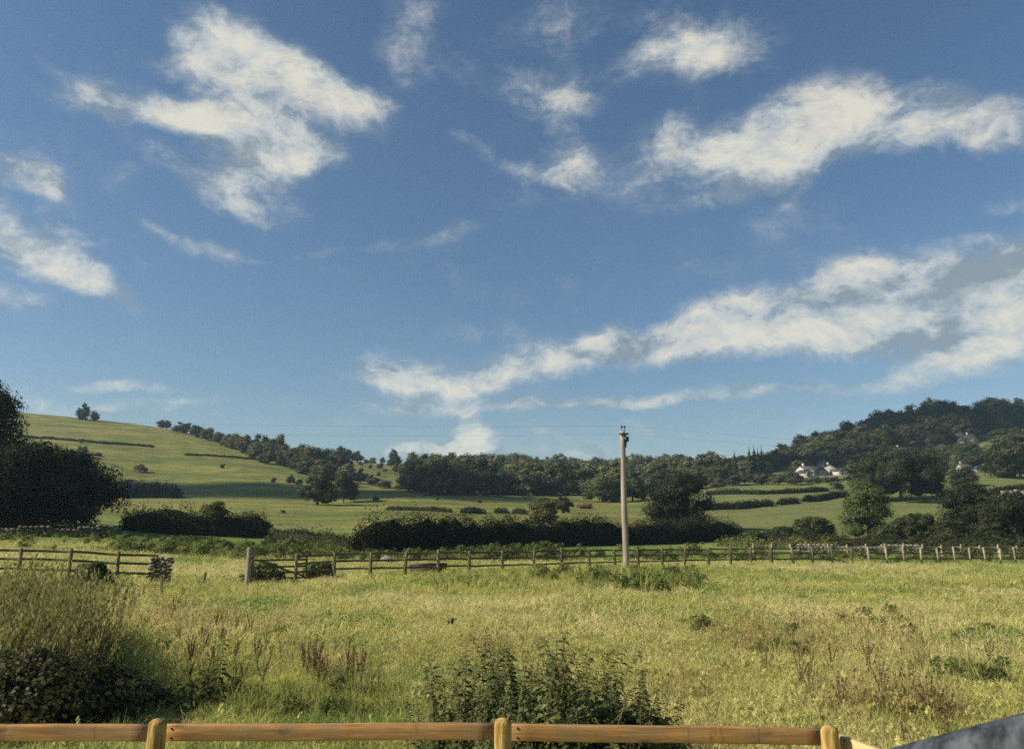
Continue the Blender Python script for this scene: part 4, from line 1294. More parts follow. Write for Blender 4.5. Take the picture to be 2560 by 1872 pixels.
# ------------------------------------------------------------------ mid-ground fence
def beam(p, q, w, h, name, mat, parent):
    """a rail between two points"""
    p = Vector(p); q = Vector(q); d = q - p
    me = bpy.data.meshes.new(name)
    mb = MB(); n = 4
    L = d.length
    rs = np.random.default_rng(int(abs(p.x * 971 + p.y * 37)) % 9999)
    xs = np.linspace(-L / 2, L / 2, n)
    V = []
    for x_ in xs:
        jz, jy = rs.normal() * 0.008, rs.normal() * 0.004
        V += [(x_, -w / 2 + jy, -h / 2 + jz), (x_, w / 2 + jy, -h / 2 + jz), (x_, w / 2 + jy, h / 2 + jz), (x_, -w / 2 + jy, h / 2 + jz)]
    Q = [[4 * i + a, 4 * (i + 1) + a, 4 * (i + 1) + (a + 1) % 4, 4 * i + (a + 1) % 4] for i in range(n - 1) for a in range(4)] + [[3, 2, 1, 0], [4 * n - 4, 4 * n - 3, 4 * n - 2, 4 * n - 1]]
    mb.add(V, Q)
    o = mb.build(name, mat, parent)
    o.location = (p + q) / 2
    o.rotation_euler = d.to_track_quat('X', 'Z').to_euler()
    return o


def fence_post(loc, h, r, parent, mat, rz=0.0, square=True, lean=(0, 0)):
    mb = MB()
    if square:
        V = []
        for (z_, s) in ((-0.4, 1.0), (h - 0.05, 1.0), (h, 0.72)):
            V += [(-r * s, -r * s, z_), (r * s, -r * s, z_), (r * s, r * s, z_), (-r * s, r * s, z_)]
        Q = [[4 * i + a, 4 * i + (a + 1) % 4, 4 * (i + 1) + (a + 1) % 4, 4 * (i + 1) + a] for i in range(2) for a in range(4)] + [[8, 9, 10, 11]]
        mb.add(V, Q)
    o = mb.build('post', mat, parent)
    o.location = loc
    o.rotation_euler = (lean[0], lean[1], rz)
    return o


def field_fence(posts, label, rails=(0.42, 0.78, 1.08), h=1.2, r=0.055, skip=(), rail_h=0.09, drops=(), pm=None, rm=None):
    P = [Vector(onray(u, Y)) for u, Y in posts]
    o = empty('field_fence', P[0])
    tag(o, label, 'fence')
    rg = np.random.default_rng(int(P[0].x * 10) % 1000 + 50)
    loc = [p - P[0] for p in P]
    for i, p in enumerate(loc):
        d = (loc[min(i + 1, len(loc) - 1)] - loc[max(i - 1, 0)])
        fence_post(p, h * rg.uniform(0.95, 1.06), r, o, pm or M_oldwood, math.atan2(d.y, d.x), lean=(rg.normal() * 0.02, rg.normal() * 0.025))
    for i in range(len(loc) - 1):
        d = loc[i + 1] - loc[i]; nv = Vector((d.y, -d.x, 0)).normalized() * -(r + 0.022)
        if nv.y < 0: nv = -nv
        for k, z_ in enumerate(rails):
            if (i, k) in skip: continue
            z1 = z2 = z_
            if (i, k) in drops: z2 = z_ - 0.36
            beam(loc[i] + nv + Vector((0, 0, z1 + rg.normal() * 0.012)), loc[i + 1] + nv + Vector((0, 0, z2 + rg.normal() * 0.012)), 0.04, rail_h, 'rail', rm or M_rail_old, o)
    return o


lp = [(-190, 27.5), (-65, 28), (60, 28.6), (183, 29.2), (303, 29.9), (395, 30.6)]
field_fence(lp, 'old timber rail fence at the left, ending at the stone pier')
mu = [745, 840, 930, 1015, 1097, 1174, 1256, 1334, 1402, 1472, 1535, 1594, 1653, 1709, 1768, 1823, 1875, 1926, 1978, 2027, 2075, 2124]
mp = [(u, float(np.interp(u, [617, 745, 1015, 1300, 1600, 1900, 2124], [34, 34.6, 37.5, 41.5, 46.5, 51.5, 54]))) for u in mu]
field_fence(mp, 'long grey timber rail fence from the gate across the middle of the meadow', drops=((20, 0),), skip=((20, 1),))
rp = [(u, float(np.interp(u, [2167, 2400, 2700], [54.5, 57, 60]))) for u in (2167, 2211, 2253, 2296, 2338, 2380, 2418, 2456, 2494, 2530, 2566, 2600)]
field_fence(rp, 'straw coloured timber rail fence continuing to the right edge of the meadow', pm=M_strawwood, rm=M_oldwood)
bp = [(u, float(np.interp(u, [1860, 2160, 2700], [66, 70, 76]))) for u in range(1880, 2720, 47)]
field_fence(bp, 'second timber fence further back on the right, parallel to the first', rails=(0.55, 1.0), h=1.25, pm=M_strawwood, rm=M_strawwood)

# gate: swung open away from the tall hanging post
gp = Vector(hit(617, 1462))
o = empty('gate_post', gp); tag(o, 'tall pale square gatepost beside the bare earth patch', 'gatepost')
fence_post((0, 0, 0), 1.52, 0.085, o, M_pole, 0.1, lean=(0.0, 0.01))
mb = MB(); mb.box((0.07, -0.092, 1.1), (0.05, 0.02, 0.18)); mb.build('hinge', M_black, o)
gt = empty('gate', gp + Vector((0.14, 0.05, 0.0)), rad(47)); tag(gt, 'dark field gate swung open against the nettles by the tall post', 'gate')
for z_ in (0.22, 0.46, 0.70, 0.98):
    beam((0.05, 0, z_), (2.6, 0, z_ - 0.02), 0.03, 0.085, 'rail', M_rail_old, gt)
for x_ in (0.03, 2.6):
    beam((x_, 0.0, 0.12), (x_, 0.0, 1.12), 0.06, 0.08, 'stile', M_rail_old, gt)
beam((0.1, -0.04, 1.02), (2.5, -0.04, 0.26), 0.03, 0.08, 'brace', M_rail_old, gt)

# stub in the gap
o = empty('stake', Vector(hit(510, 1456))); tag(o, 'short broken stake standing in the grass gap before the gatepost', 'stake')
fence_post((0, 0, 0), 0.42, 0.045, o, M_rail_old, 0.3, lean=(0.05, 0.08))


# ------------------------------------------------------------------ stones
def stone_mesh(seed, mat=None):
    mat = mat or M_stone
    rng = np.random.default_rng(seed)
    V, T = ICO1
    V = V.copy()
    V = np.sign(V) * np.abs(V) ** 0.62
    V *= (1 + 0.16 * rng.normal(size=len(V)))[:, None]
    V /= np.abs(V).max(axis=0)
    return np_mesh('stone', V * 0.5, T, mat)


STONES = [stone_mesh(i) for i in range(9)]
BROWN_SHADED = [stone_mesh(i + 20, M_brown_shaded) for i in range(9)]


def stone(parent, loc, size, rz=0.0, tilt=0.0, kit=None):
    o = link('stone', (kit or STONES)[random.randrange(9)], parent)
    o.location = loc; o.scale = size
    o.rotation_euler = (tilt, random.uniform(-0.12, 0.12), rz)
    return o


# rubble pier ending the left fence
px_, py_, pz_ = hit(392, 1463)
pier = empty('stone_pier', (px_, py_, pz_)); tag(pier, 'rough stone pier with hollows ending the left timber fence', 'pier')
for lv in range(8):
    wv = 0.80 - 0.015 * lv
    x_ = -wv / 2
    while x_ < wv / 2 - 0.05:
        sw = random.uniform(0.14, 0.26)
        sw = min(sw, wv / 2 - x_ + 0.04)
        hh = 0.15
        for yy in (-0.16, 0.16):
            stone(pier, (x_ + sw / 2 + 0.05 * lv * 0.35, yy + random.uniform(-.04, .04), 0.05 + lv * 0.135 + random.uniform(-.015, .015)), (sw * 1.0, 0.30, hh * random.uniform(.9, 1.12)), random.uniform(-.15, .15), 0.0, BROWN_SHADED if random.random() < .75 else STONES)
        x_ += sw
# dry stone wall at the left behind the fence, tree shade put into its stone colour
wp = np.array(oxy([(-60, 61), (60, 62), (150, 63.5), (280, 66)]))
ws = np.concatenate([[0], np.cumsum(np.linalg.norm(np.diff(wp, axis=0), axis=1))])
wl = empty('dry_stone_wall', (wp[0][0], wp[0][1], gz(*wp[0]))); tag(wl, 'tumbledown dry stone wall in front of the big dark tree', 'wall')
cnt = 0
w0 = Vector(wl.location)
for lv in range(5):
    p_ = 0.0
    while p_ < ws[-1] and cnt < 290:
        sw = random.uniform(0.26, 0.5)
        x_ = float(np.interp(p_ + sw / 2, ws, wp[:, 0])); y_ = float(np.interp(p_ + sw / 2, ws, wp[:, 1]))
        top = 0.62 + 0.62 * vnoise(p_ * 0.55, 3.0, 4)
        zc = 0.1 + lv * 0.21
        if zc < top:
            cop = zc + 0.21 >= top
            stone(wl, Vector((x_, y_ + random.uniform(-.05, .05), gz(x_, y_) + zc)) - w0, (sw * 1.03, 0.5, 0.25 if not cop else random.uniform(0.25, 0.36)), math.atan2(wp[-1][1] - wp[0][1], wp[-1][0] - wp[0][0]) + random.uniform(-.2, .2), 0.0 if not cop else random.uniform(-.3, .3), BROWN_SHADED)
            cnt += 1
        p_ += sw
# pale wall top seen over the right fence
wp = np.array(oxy([(1990, 82), (2120, 82), (2290, 83)]))
wr = empty('low_stone_wall', (wp[0][0], wp[0][1], gz(*wp[0]))); tag(wr, 'low pale stone wall showing behind the double fence on the right', 'wall')
w0 = Vector(wr.location); ws = np.concatenate([[0], np.cumsum(np.linalg.norm(np.diff(wp, axis=0), axis=1))])
for lv in range(4):
    p_ = 0.0
    while p_ < ws[-1]:
        sw = random.uniform(0.3, 0.6)
        x_ = float(np.interp(p_ + sw / 2, ws, wp[:, 0])); y_ = float(np.interp(p_ + sw / 2, ws, wp[:, 1]))
        if 0.1 + lv * .24 < 0.6 + 0.5 * vnoise(p_ * .4, 1, 8):
            stone(wr, Vector((x_, y_ + random.uniform(-.05, .05), gz(x_, y_) + 0.1 + lv * 0.24)) - w0, (sw * 1.03, 0.5, 0.28), random.uniform(-.15, .15))
        p_ += sw
# pale boulder and dark trough behind the fence
bx, by, bz = onray(970, 50)
V, T = ICO2
rg = np.random.default_rng(3)
V = V * (1 + 0.13 * rg.normal(size=len(V)))[:, None] * np.array([0.48, 0.36, 0.30])
o = link('boulder', np_mesh('boulder', V, T, M_stone, smooth=False)); o.location = (bx, by, bz + 0.62); o.scale = (1, 1, 1.2)
tag(o, 'pale boulder on the bank between the long fence and the dark hedge', 'boulder')
o.location.z = bz + 0.2
tx, ty, tz = onray(1072, 40.5)
tr_ = empty('water_trough', (tx, ty, tz), 0.18); tag(tr_, 'long low rusty water trough standing behind the fence in the grass', 'trough')
mb = MB()
W, D, H_ = 1.75, 0.6, 0.52
for (c, s) in [((0, -D / 2, H_ / 2), (W, 0.05, H_)), ((0, D / 2, H_ / 2), (W, 0.05, H_)), ((-W / 2, 0, H_ / 2), (0.05, D - 0.06, H_)), ((W / 2, 0, H_ / 2), (0.05, D - 0.06, H_)), ((0, 0, 0.1), (W - 0.06, D - 0.06, 0.05))]:
    mb.box(c, s)
mb.build('basin', M_rust, tr_)
mb = MB()
for (c, s) in [((0, -D / 2 - 0.035, H_ - 0.05), (W + 0.1, 0.03, 0.12)), ((0, D / 2 + 0.035, H_ - 0.05), (W + 0.1, 0.03, 0.12)), ((-W / 2 - 0.035, 0, H_ - 0.05), (0.03, D + 0.03, 0.12)), ((W / 2 + 0.035, 0, H_ - 0.05), (0.03, D + 0.03, 0.12))]:
    mb.box(c, s)
mb.build('rim', M_black, tr_)
mb = MB(); mb.box((0, 0, H_ - 0.12), (W - 0.08, D - 0.08, 0.02)); mb.build('water', M_glass, tr_)

# ------------------------------------------------------------------ utility pole and wires
bx, by, bz = onray(1563, 40.5)
ptop = at(1552, 1064, 40.5)
pole = empty('utility_pole', (bx, by, bz)); tag(pole, 'weathered wooden utility pole standing at the fence', 'pole')
hp = ptop.z - bz
mb = MB(); zz = np.linspace(-0.6, hp - 0.28, 12)
mb.tube([(0.012 * math.sin(z_ * 1.3), 0.0, z_) for z_ in zz], np.interp(zz, [0, hp], [0.165, 0.125]), 14)
mb.build('shaft', M_pole, pole, True)
mb = MB(); mb.tube([(0.16, -0.05, hp - 1.15), (0.17, -0.05, hp - 0.5)], [0.035, 0.05], 8); mb.tube([(0.17, -0.05, hp - 0.9), (0.2, -0.1, hp - 0.62)], [0.06, 0.06], 8)
mb.build('cable_box', M_black, pole)
mb = MB(); mb.box((0.06, -0.16, hp - 0.45), (0.5, 0.06, 0.09)); mb.box((0.2, -0.14, hp - 0.72), (0.22, 0.16, 0.24))
mb.build('bracket', M_black, pole)
for x_ in (-0.02, 0.13):
    mb = MB(); mb.tube([(x_, 0, hp - 0.3), (x_, 0, hp - 0.12), (x_, 0, hp - 0.1), (x_, 0, hp)], [0.018, 0.018, 0.055, 0.045], 8); mb.build('insulator', M_black, pole)
for k, (dx, dz, lab) in enumerate([(-0.02, 0.0, 'upper thin overhead wire running from the pole across the sky'), (0.28, -0.45, 'lower thin overhead wire running from the pole bracket')]):
    top = Vector((bx + dx, by, bz + hp + dz))
    mb = MB()
    for (ex, ey, ez) in ((-75.0, -16.0, 1.2), (75.0, 22.0, 1.0)):
        pts = []
        for i in range(25):
            f = i / 24
            pts.append((top.x + ex * f, top.y + ey * f, top.z + ez * f - 1.1 * 4 * f * (1 - f)))
        mb.tube(pts, 0.003, 5)
    o = mb.build('overhead_wire', M_wire); tag(o, lab, 'wire')


# ------------------------------------------------------------------ front fence
def rounded_post(r, h, dome=0.035, sides=28, ovality=0.0, seed=0):
    rng = np.random.default_rng(seed)
    prof = [(r, -0.5), (r * 1.01, 0.0), (r, h * 0.5), (r, h - dome * 1.0)] + [(r * math.cos(a), h - dome + dome * math.sin(a)) for a in np.linspace(0.25, math.pi / 2 * 0.98, 7)]
    th = np.arange(sides) / sides * 2 * math.pi
    V = []; 
    for (pr, z_) in prof:
        for t_ in th:
            rr = pr * (1 + 0.012 * math.sin(3 * t_ + seed) + 0.008 * math.sin(7 * t_ + 2 * seed))
            V.append((rr * math.cos(t_), rr * math.sin(t_), z_))
    n = len(prof)
    Q = [[i * sides + j, i * sides + (j + 1) % sides, (i + 1) * sides + (j + 1) % sides, (i + 1) * sides + j] for i in range(n - 1) for j in range(sides)]
    V.append((0, 0, h)); T = [[len(V) - 1, (n - 1) * sides + j, (n - 1) * sides + (j + 1) % sides] for j in range(sides)]
    mb = MB(); mb.add(V, Q, T)
    return mb.mesh('post', M_post, True)


def plank(p, q, thick, high, parent, mat, bev=0.006, seed=0):
    """sawn board between p and q (centres), eased edges, slight bow"""
    p = Vector(p); q = Vector(q); d = q - p; L = d.length
    rg = np.random.default_rng(seed)
    n = 14
    prof = []
    hw, hh = thick / 2, high / 2
    for (sx, sz) in ((-1, -1), (1, -1), (1, 1), (-1, 1)):
        cx, cz = sx * (hw - bev), sz * (hh - bev)
        a0 = {(-1, -1): math.pi, (1, -1): -math.pi / 2, (1, 1): 0, (-1, 1): math.pi / 2}[(sx, sz)]
        for k in range(3):
            a = a0 + k * math.pi / 4
            prof.append((cx + bev * math.cos(a), cz + bev * math.sin(a)))
    m = len(prof)
    V = []
    bow = rg.normal() * 0.004
    for i in range(n):
        f = i / (n - 1); x_ = -L / 2 + L * f
        jz = bow * math.sin(math.pi * f) + 0.0012 * math.sin(9 * f + seed)
        for (a, b) in prof: V.append((x_, a, b + jz + 0.0008 * rg.normal()))
    Q = [[i * m + j, (i + 1) * m + j, (i + 1) * m + (j + 1) % m, i * m + (j + 1) % m] for i in range(n - 1) for j in range(m)]
    V.append((-L / 2, 0, 0)); V.append((L / 2, 0, 0)); a, b = n * m, n * m + 1
    T = [[a, j, (j + 1) % m] for j in range(m)] + [[b, (n - 1) * m + (j + 1) % m, (n - 1) * m + j] for j in range(m)]
    mb = MB(); mb.add(V, Q, T)
    o = mb.build('rail', mat, parent)
    o.location = (p + q) / 2
    o.rotation_euler = d.to_track_quat('X', 'Z').to_euler()
    for sx in (-1, 1):
        for dz in (-0.022, 0.024):
            mb = MB(); mb.tube([(sx * (L / 2 - 0.075), -thick / 2 - 0.003, dz), (sx * (L / 2 - 0.075), -thick / 2 + 0.01, dz)], 0.0055, 8)
            mb.build('nail', M_black, o)
    return o


FY = 4.25
ff = empty('front_fence', (0, FY, 0)); tag(ff, 'new orange brown post and rail fence across the foreground', 'fence')
F0 = Vector((0, FY, 0))
PR = 0.044
post_px = [(395, 1795, FY), (1257, 1793, FY), (2072, 1812, FY)]
pw = []
for k, (u, vt, Y) in enumerate(post_px):
    tp = at(u, vt, Y - 0.02)
    pw.append(tp)
    g = gz(tp.x, tp.y)
    o = link('post', rounded_post(PR, tp.z - g, 0.03, seed=k), ff); o.location = Vector((tp.x, tp.y, g)) - F0
lp_ = at(-467, 1797, FY - 0.02)
o = link('post', rounded_post(PR, lp_.z - gz(lp_.x, lp_.y), 0.03, seed=9), ff); o.location = Vector((lp_.x, lp_.y, gz(lp_.x, lp_.y))) - F0
RYB = FY + PR + 0.034         # rails are fixed to the far side of the posts
rows = [(-467, 395, 1829, 1830.5, 0), (395.5, 1257, 1830.5, 1827, 1), (1257.5, 2074, 1829, 1840, 2)]
for (u0, u1, v0, v1, sd) in rows:
    p = at(u0, v0, RYB); q = at(u1, v1, RYB)
    plank(p - F0, q - F0, 0.036, 0.080, ff, M_pine, seed=sd)
    plank(p - F0 - Vector((0, 0, 0.42)), q - F0 - Vector((0, 0, 0.42)), 0.036, 0.080, ff, M_pine, seed=sd + 5)
# the rail that turns the corner towards the viewer
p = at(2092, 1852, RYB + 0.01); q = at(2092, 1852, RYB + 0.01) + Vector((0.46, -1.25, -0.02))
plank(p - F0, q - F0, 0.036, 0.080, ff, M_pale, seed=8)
o = link('post', rounded_post(PR, q.z + 0.06 - gz(q.x, q.y), 0.03, seed=12), ff); o.location = Vector((q.x + 0.06, q.y, gz(q.x, q.y))) - F0

# grey rail cutting the corner of the view
hr = empty('handrail', (1.0, 1.2, 0)); tag(hr, 'grey blotchy metal handrail cutting across the bottom right corner', 'handrail')
A = at(2150, 1950, 1.75); B = at(2760, 1806, 1.30)
dirv = (B - A).normalized()
a0 = A - dirv * 1.0; b0 = B + dirv * 1.2
mb = MB(); n = 30
mb.tube([tuple(a0.lerp(b0, i / n) - Vector(hr.location)) for i in range(n + 1)], 0.042, 32)
mb.build('tube', M_rope, hr, True)
for f in (0.06, 0.94):
    c = a0.lerp(b0, f)
    mb = MB(); mb.tube([(c.x - 1.0, c.y - 1.2, gz(c.x, c.y) - 0.2), (c.x - 1.0, c.y - 1.2, c.z)], 0.035, 20); mb.build('upright', M_rope, hr, True)


# ------------------------------------------------------------------ grass and herbs
def proto_col(name, meshes):
    col = bpy.data.collections.new(name)
    for i, me in enumerate(meshes):
        o = bpy.data.objects.new('%s_%02d' % (name, i), me)
        col.objects.link(o)
    return col


def blades(n, spread, h, w, rng, lean=0.35, hv=0.4, seedhead=0.0, lean_dir=None, curl=0.5):
    """one tuft of n blades, three segments each"""
    V = []; Q = []; T = []; tint = []; k = 0
    for i in range(n):
        a = rng.uniform(0, 2 * math.pi); r = spread * math.sqrt(rng.uniform())
        b = np.array([r * math.cos(a), r * math.sin(a), -0.03])
        hh = h * (1 + hv * rng.normal() * 0.6); hh = max(0.3 * h, hh)
        ld = rng.uniform(0, 2 * math.pi) if lean_dir is None else lean_dir + rng.normal() * 0.5
        ln = abs(rng.normal()) * lean + 0.05 if lean_dir is None else lean * rng.uniform(0.6, 1.3)
        L = np.array([math.cos(ld), math.sin(ld), 0])
        face = rng.uniform(0, math.pi); S_ = np.array([math.cos(face), math.sin(face), 0]) * w * 0.5 * rng.uniform(0.7, 1.3)
        pts = [b, b + np.array([0, 0, hh * 0.45]) + L * hh * ln * 0.3, b + np.array([0, 0, hh * (0.86 - 0.2 * ln * curl)]) + L * hh * ln * 0.8, b + np.array([0, 0, hh * (1 - 0.55 * ln * curl)]) + L * hh * ln * 1.25]
        V += [pts[0] - S_, pts[0] + S_, pts[1] - S_ * .85, pts[1] + S_ * .85, pts[2] - S_ * .55, pts[2] + S_ * .55, pts[3]]
        Q += [[k, k + 1, k + 3, k + 2], [k + 2, k + 3, k + 5, k + 4]]; T += [[k + 4, k + 5, k + 6]]
        tv = rng.uniform(0, 1)
        tint += [tv] * 7; k += 7
        if rng.uniform() < seedhead:
            for j in range(7):
                c = pts[3] + np.array([rng.normal() * .012, rng.normal() * .012, -0.02 * j * h / 0.5]) - L * 0.01 * j
                d1 = unit(rng.normal(size=3)) * 0.012 * (1.4 if j > 1 else 0.8); d2 = np.array([0, 0, 0.02])
                V += [c - d1 - d2, c + d1 - d2, c + d1 + d2, c - d1 + d2]; Q += [[k, k + 1, k + 2, k + 3]]; tint += [0.95] * 4; k += 4
    return np.array(V), np.array(Q), np.array(T), np.array(tint)


def tuft_meshes(name, cnt, mat, seed, **kw):
    out = []
    for i in range(cnt):
        V, Q, T, ti = blades(rng=np.random.default_rng(seed + i), **kw)
        out.append(np_mesh(name, V, [Q, T], mat, ti))
    return out


def scatter(name, col, pts, rz, sc, idx, label, tilt=None, cat='grass'):
    me = bpy.data.meshes.new(name)
    n = len(pts)
    me.vertices.add(n)
    me.vertices.foreach_set('co', np.ascontiguousarray(pts, np.float32).ravel())
    rot = np.zeros((n, 3), np.float32); rot[:, 2] = rz
    if tilt is not None: rot[:, :2] = tilt
    a = me.attributes.new('rot', 'FLOAT_VECTOR', 'POINT'); a.data.foreach_set('vector', rot.ravel())
    s3 = np.asarray(sc, np.float32)
    if s3.ndim == 1: s3 = np.repeat(s3[:, None], 3, 1)
    a = me.attributes.new('siz', 'FLOAT_VECTOR', 'POINT'); a.data.foreach_set('vector', np.ascontiguousarray(s3).ravel())
    a = me.attributes.new('idx', 'INT', 'POINT'); a.data.foreach_set('value', np.asarray(idx, np.int32))
    me.update()
    o = link(name, me)
    tag(o, label, cat, None, 'stuff')
    ng = bpy.data.node_groups.new(name + '_scatter', 'GeometryNodeTree')
    ng.interface.new_socket('Geometry', in_out='INPUT', socket_type='NodeSocketGeometry')
    ng.interface.new_socket('Geometry', in_out='OUTPUT', socket_type='NodeSocketGeometry')
    N = ng.nodes
    gi = N.new('NodeGroupInput'); go = N.new('NodeGroupOutput')
    iop = N.new('GeometryNodeInstanceOnPoints')
    ci = N.new('GeometryNodeCollectionInfo')
    ci.inputs['Collection'].default_value = col
    ci.inputs['Separate Children'].default_value = True
    ci.inputs['Reset Children'].default_value = True
    def attr(nm, dt):
        q = N.new('GeometryNodeInputNamedAttribute'); q.data_type = dt; q.inputs['Name'].default_value = nm
        return q.outputs['Attribute']
    e2r = N.new('FunctionNodeEulerToRotation')
    lk = ng.links.new
    lk(gi.outputs[0], iop.inputs['Points']); lk(ci.outputs[0], iop.inputs['Instance'])
    iop.inputs['Pick Instance'].default_value = True
    lk(attr('idx', 'INT'), iop.inputs['Instance Index'])
    lk(attr('rot', 'FLOAT_VECTOR'), e2r.inputs[0]); lk(e2r.outputs[0], iop.inputs['Rotation'])
    lk(attr('siz', 'FLOAT_VECTOR'), iop.inputs['Scale'])
    lk(iop.outputs[0], go.inputs[0])
    md = o.modifiers.new('scatter', 'NODES'); md.node_group = ng
    return o


M_green = blade_mat('grass_green', (0.175, 0.27, 0.060), (0.46, 0.46, 0.125), (0.60, 0.54, 0.22), trans=0.5, scale=0.24)
M_straw = blade_mat('grass_straw', (0.54, 0.50, 0.19), (0.72, 0.63, 0.32), (0.50, 0.49, 0.17), trans=0.5)
M_tall = blade_mat('grass_tall', (0.32, 0.30, 0.10), (0.42, 0.36, 0.14), (0.46, 0.36, 0.17), trans=0.5)
M_rough = blade_mat('grass_rough', (0.13, 0.175, 0.045), (0.24, 0.255, 0.07), (0.32, 0.29, 0.10), trans=0.45)

near_g = tuft_meshes('grass_tuft', 5, M_green, 10, n=34, spread=0.18, h=0.15, w=0.011, lean=0.8)
near_s = tuft_meshes('straw_tuft', 4, M_straw, 30, n=26, spread=0.18, h=0.19, w=0.009, lean=1.0, seedhead=0.06)
mid_g = tuft_meshes('grass_tuft', 4, M_green, 50, n=34, spread=0.38, h=0.15, w=0.024, lean=0.9)
mid_s = tuft_meshes('straw_tuft', 4, M_straw, 70, n=28, spread=0.38, h=0.18, w=0.020, lean=1.1, seedhead=0.06)
tall = tuft_meshes('tall_tuft', 4, M_tall, 90, n=9, spread=0.22, h=0.42, w=0.010, lean=0.35, seedhead=0.45)
rough = tuft_meshes('rough_tuft', 4, M_rough, 110, n=40, spread=0.5, h=0.42, w=0.035, lean=0.4)
GCOL = proto_col('turf', near_g + near_s + mid_g + mid_s + tall + rough)
I_NG, I_NS, I_MG, I_MS, I_T, I_R = (0, 5), (5, 9), (9, 13), (13, 17), (17, 21), (21, 25)


def fieldpts(n, y0, y1, amax=0.74, seed=0, power=2.0):
    rng = np.random.default_rng(seed)
    y = (rng.uniform(size=n) * (y1 ** power - y0 ** power) + y0 ** power) ** (1 / power)
    a = rng.uniform(-amax, amax, n)
    x = a * y
    return x, y, rng


def not_bare(x, y):
    return ((x - BARE[0]) / 1.05) ** 2 + ((y - BARE[1]) / 1.2) ** 2 > 1


def pick(rng, rngs, n):
    return rng.integers(rngs[0], rngs[1], n)


def meadow():
    P = []; RZ = []; SC = []; ID = []
    def put(x, y, sc, idx, rng, dz=0.0):
        k = not_bare(x, y)
        x, y, sc, idx = x[k], y[k], sc[k], idx[k]
        P.append(np.stack([x, y, ground(x, y) + dz], 1)); RZ.append(rng.uniform(0, 6.28, len(x))); SC.append(sc); ID.append(idx)
    for (n, y0, y1, G, Sx, seed) in [(26000, 5.2, 16, I_NG, I_NS, 1), (26000, 14, 30, I_MG, I_MS, 2), (22000, 28, 56, I_MG, I_MS, 3)]:
        x, y, rng = fieldpts(n, y0, y1, seed=seed)
        patch = 0.55 * fbm(x * 0.28, y * 0.22, 40) + 0.45 * fbm(x * 0.07, y * 0.09, 44)
        ps = np.clip((patch - 0.40) / 0.17, 0.03, 0.95)
        dry = rng.uniform(size=n) < ps
        idx = np.where(dry, pick(rng, Sx, n), pick(rng, G, n))
        lump = fbm(x * 0.55, y * 0.55, 60)
        sc = rng.uniform(0.5, 1.1, n) * (0.40 + 0.95 * lump)
        if y0 > 20: sc = sc * 1.25
        k = ((x - 0.55) / 1.25) ** 2 + ((y - 6.9) / 1.5) ** 2 > 1
        put(x[k], y[k], sc[k], idx[k], rng)
    T_ = np.random.default_rng(6).normal(size=(sum(len(a) for a in RZ), 2)) * 0.38
    return np.vstack(P), np.concatenate(RZ), np.concatenate(SC), np.concatenate(ID), T_


p, rz, sc, idx, tl = meadow()
scatter('meadow_grass', GCOL, p, rz, sc * 0.92, idx, 'dry yellow green meadow grass covering the field behind the front fence', tilt=tl)


def blob_pts(blobs, n, seed):
    """blobs: (u, v, ru, rv) in picture terms on the ground"""
    rng = np.random.default_rng(seed)
    out = []
    w = np.array([b[2] * b[3] for b in blobs], float); w /= w.sum()
    for b, k in zip(blobs, rng.multinomial(n, w)):
        for _ in range(k):
            th = rng.uniform(0, 6.28); r_ = math.sqrt(rng.uniform())
            s = float(slope(b[1] + b[3] * r_ * math.sin(th)))
            out.append((b[0] + b[2] * r_ * math.cos(th), b[1] + b[3] * r_ * math.sin(th)))
    xyz = []
    for (u, v) in out:
        s = min(float(slope(v)), -0.028); a = float(az(u, s)); Y = -EYE / s
        xyz.append((a * Y, Y))
    xy = np.array(xyz)
    return np.column_stack([xy, ground(xy[:, 0], xy[:, 1])]), rng


# taller brownish stands of seeding grass
tb = [(400, 1545, 200, 60), (250, 1500, 120, 40), (1180, 1462, 130, 18), (1480, 1470, 260, 20), (1800, 1465, 150, 18), (2420, 1480, 160, 22), (470, 1600, 140, 40), (640, 1590, 100, 30), (820, 1690, 120, 25), (1700, 1760, 60, 20), (2200, 1800, 150, 35), (2330, 1790, 80, 30), (1250, 1640, 100, 30), (2050, 1600, 300, 60)]
p, rng = blob_pts(tb, 620, 8)
scatter('seeding_grass', GCOL, p, rng.uniform(0, 6.28, len(p)), rng.uniform(0.45, 1.05, len(p)), pick(rng, I_T, len(p)), 'brownish taller seeding grass standing in patches over the meadow')

# rank growth between the fence and the hedges
def rank():
    n = 15000
    x, y, rng = fieldpts(n, 44, 96, 0.72, 21)
    k = fbm(x * 0.08, y * 0.12, 71) + 0.15 * rng.normal(size=n) > 0.47
    band = (y > 47 + 4 * vnoise(x * 0.1, 0 * x, 5))
    u_ = 1280 + FPX * x / y
    keep = np.interp(u_, [0, 700, 1250, 1500, 2600], [1.0, 1.0, 0.75, 0.25, 0.25])
    m = k & band & (rng.uniform(size=n) < keep) & (y < np.interp(u_, [0, 700, 1300, 2600], [64, 74, 80, 80])) & (y > np.interp(u_, [0, 430, 620, 1000, 1400], [44, 44, 48, 52, 56]))
    x, y = x[m], y[m]
    return np.stack([x, y, ground(x, y)], 1), rng


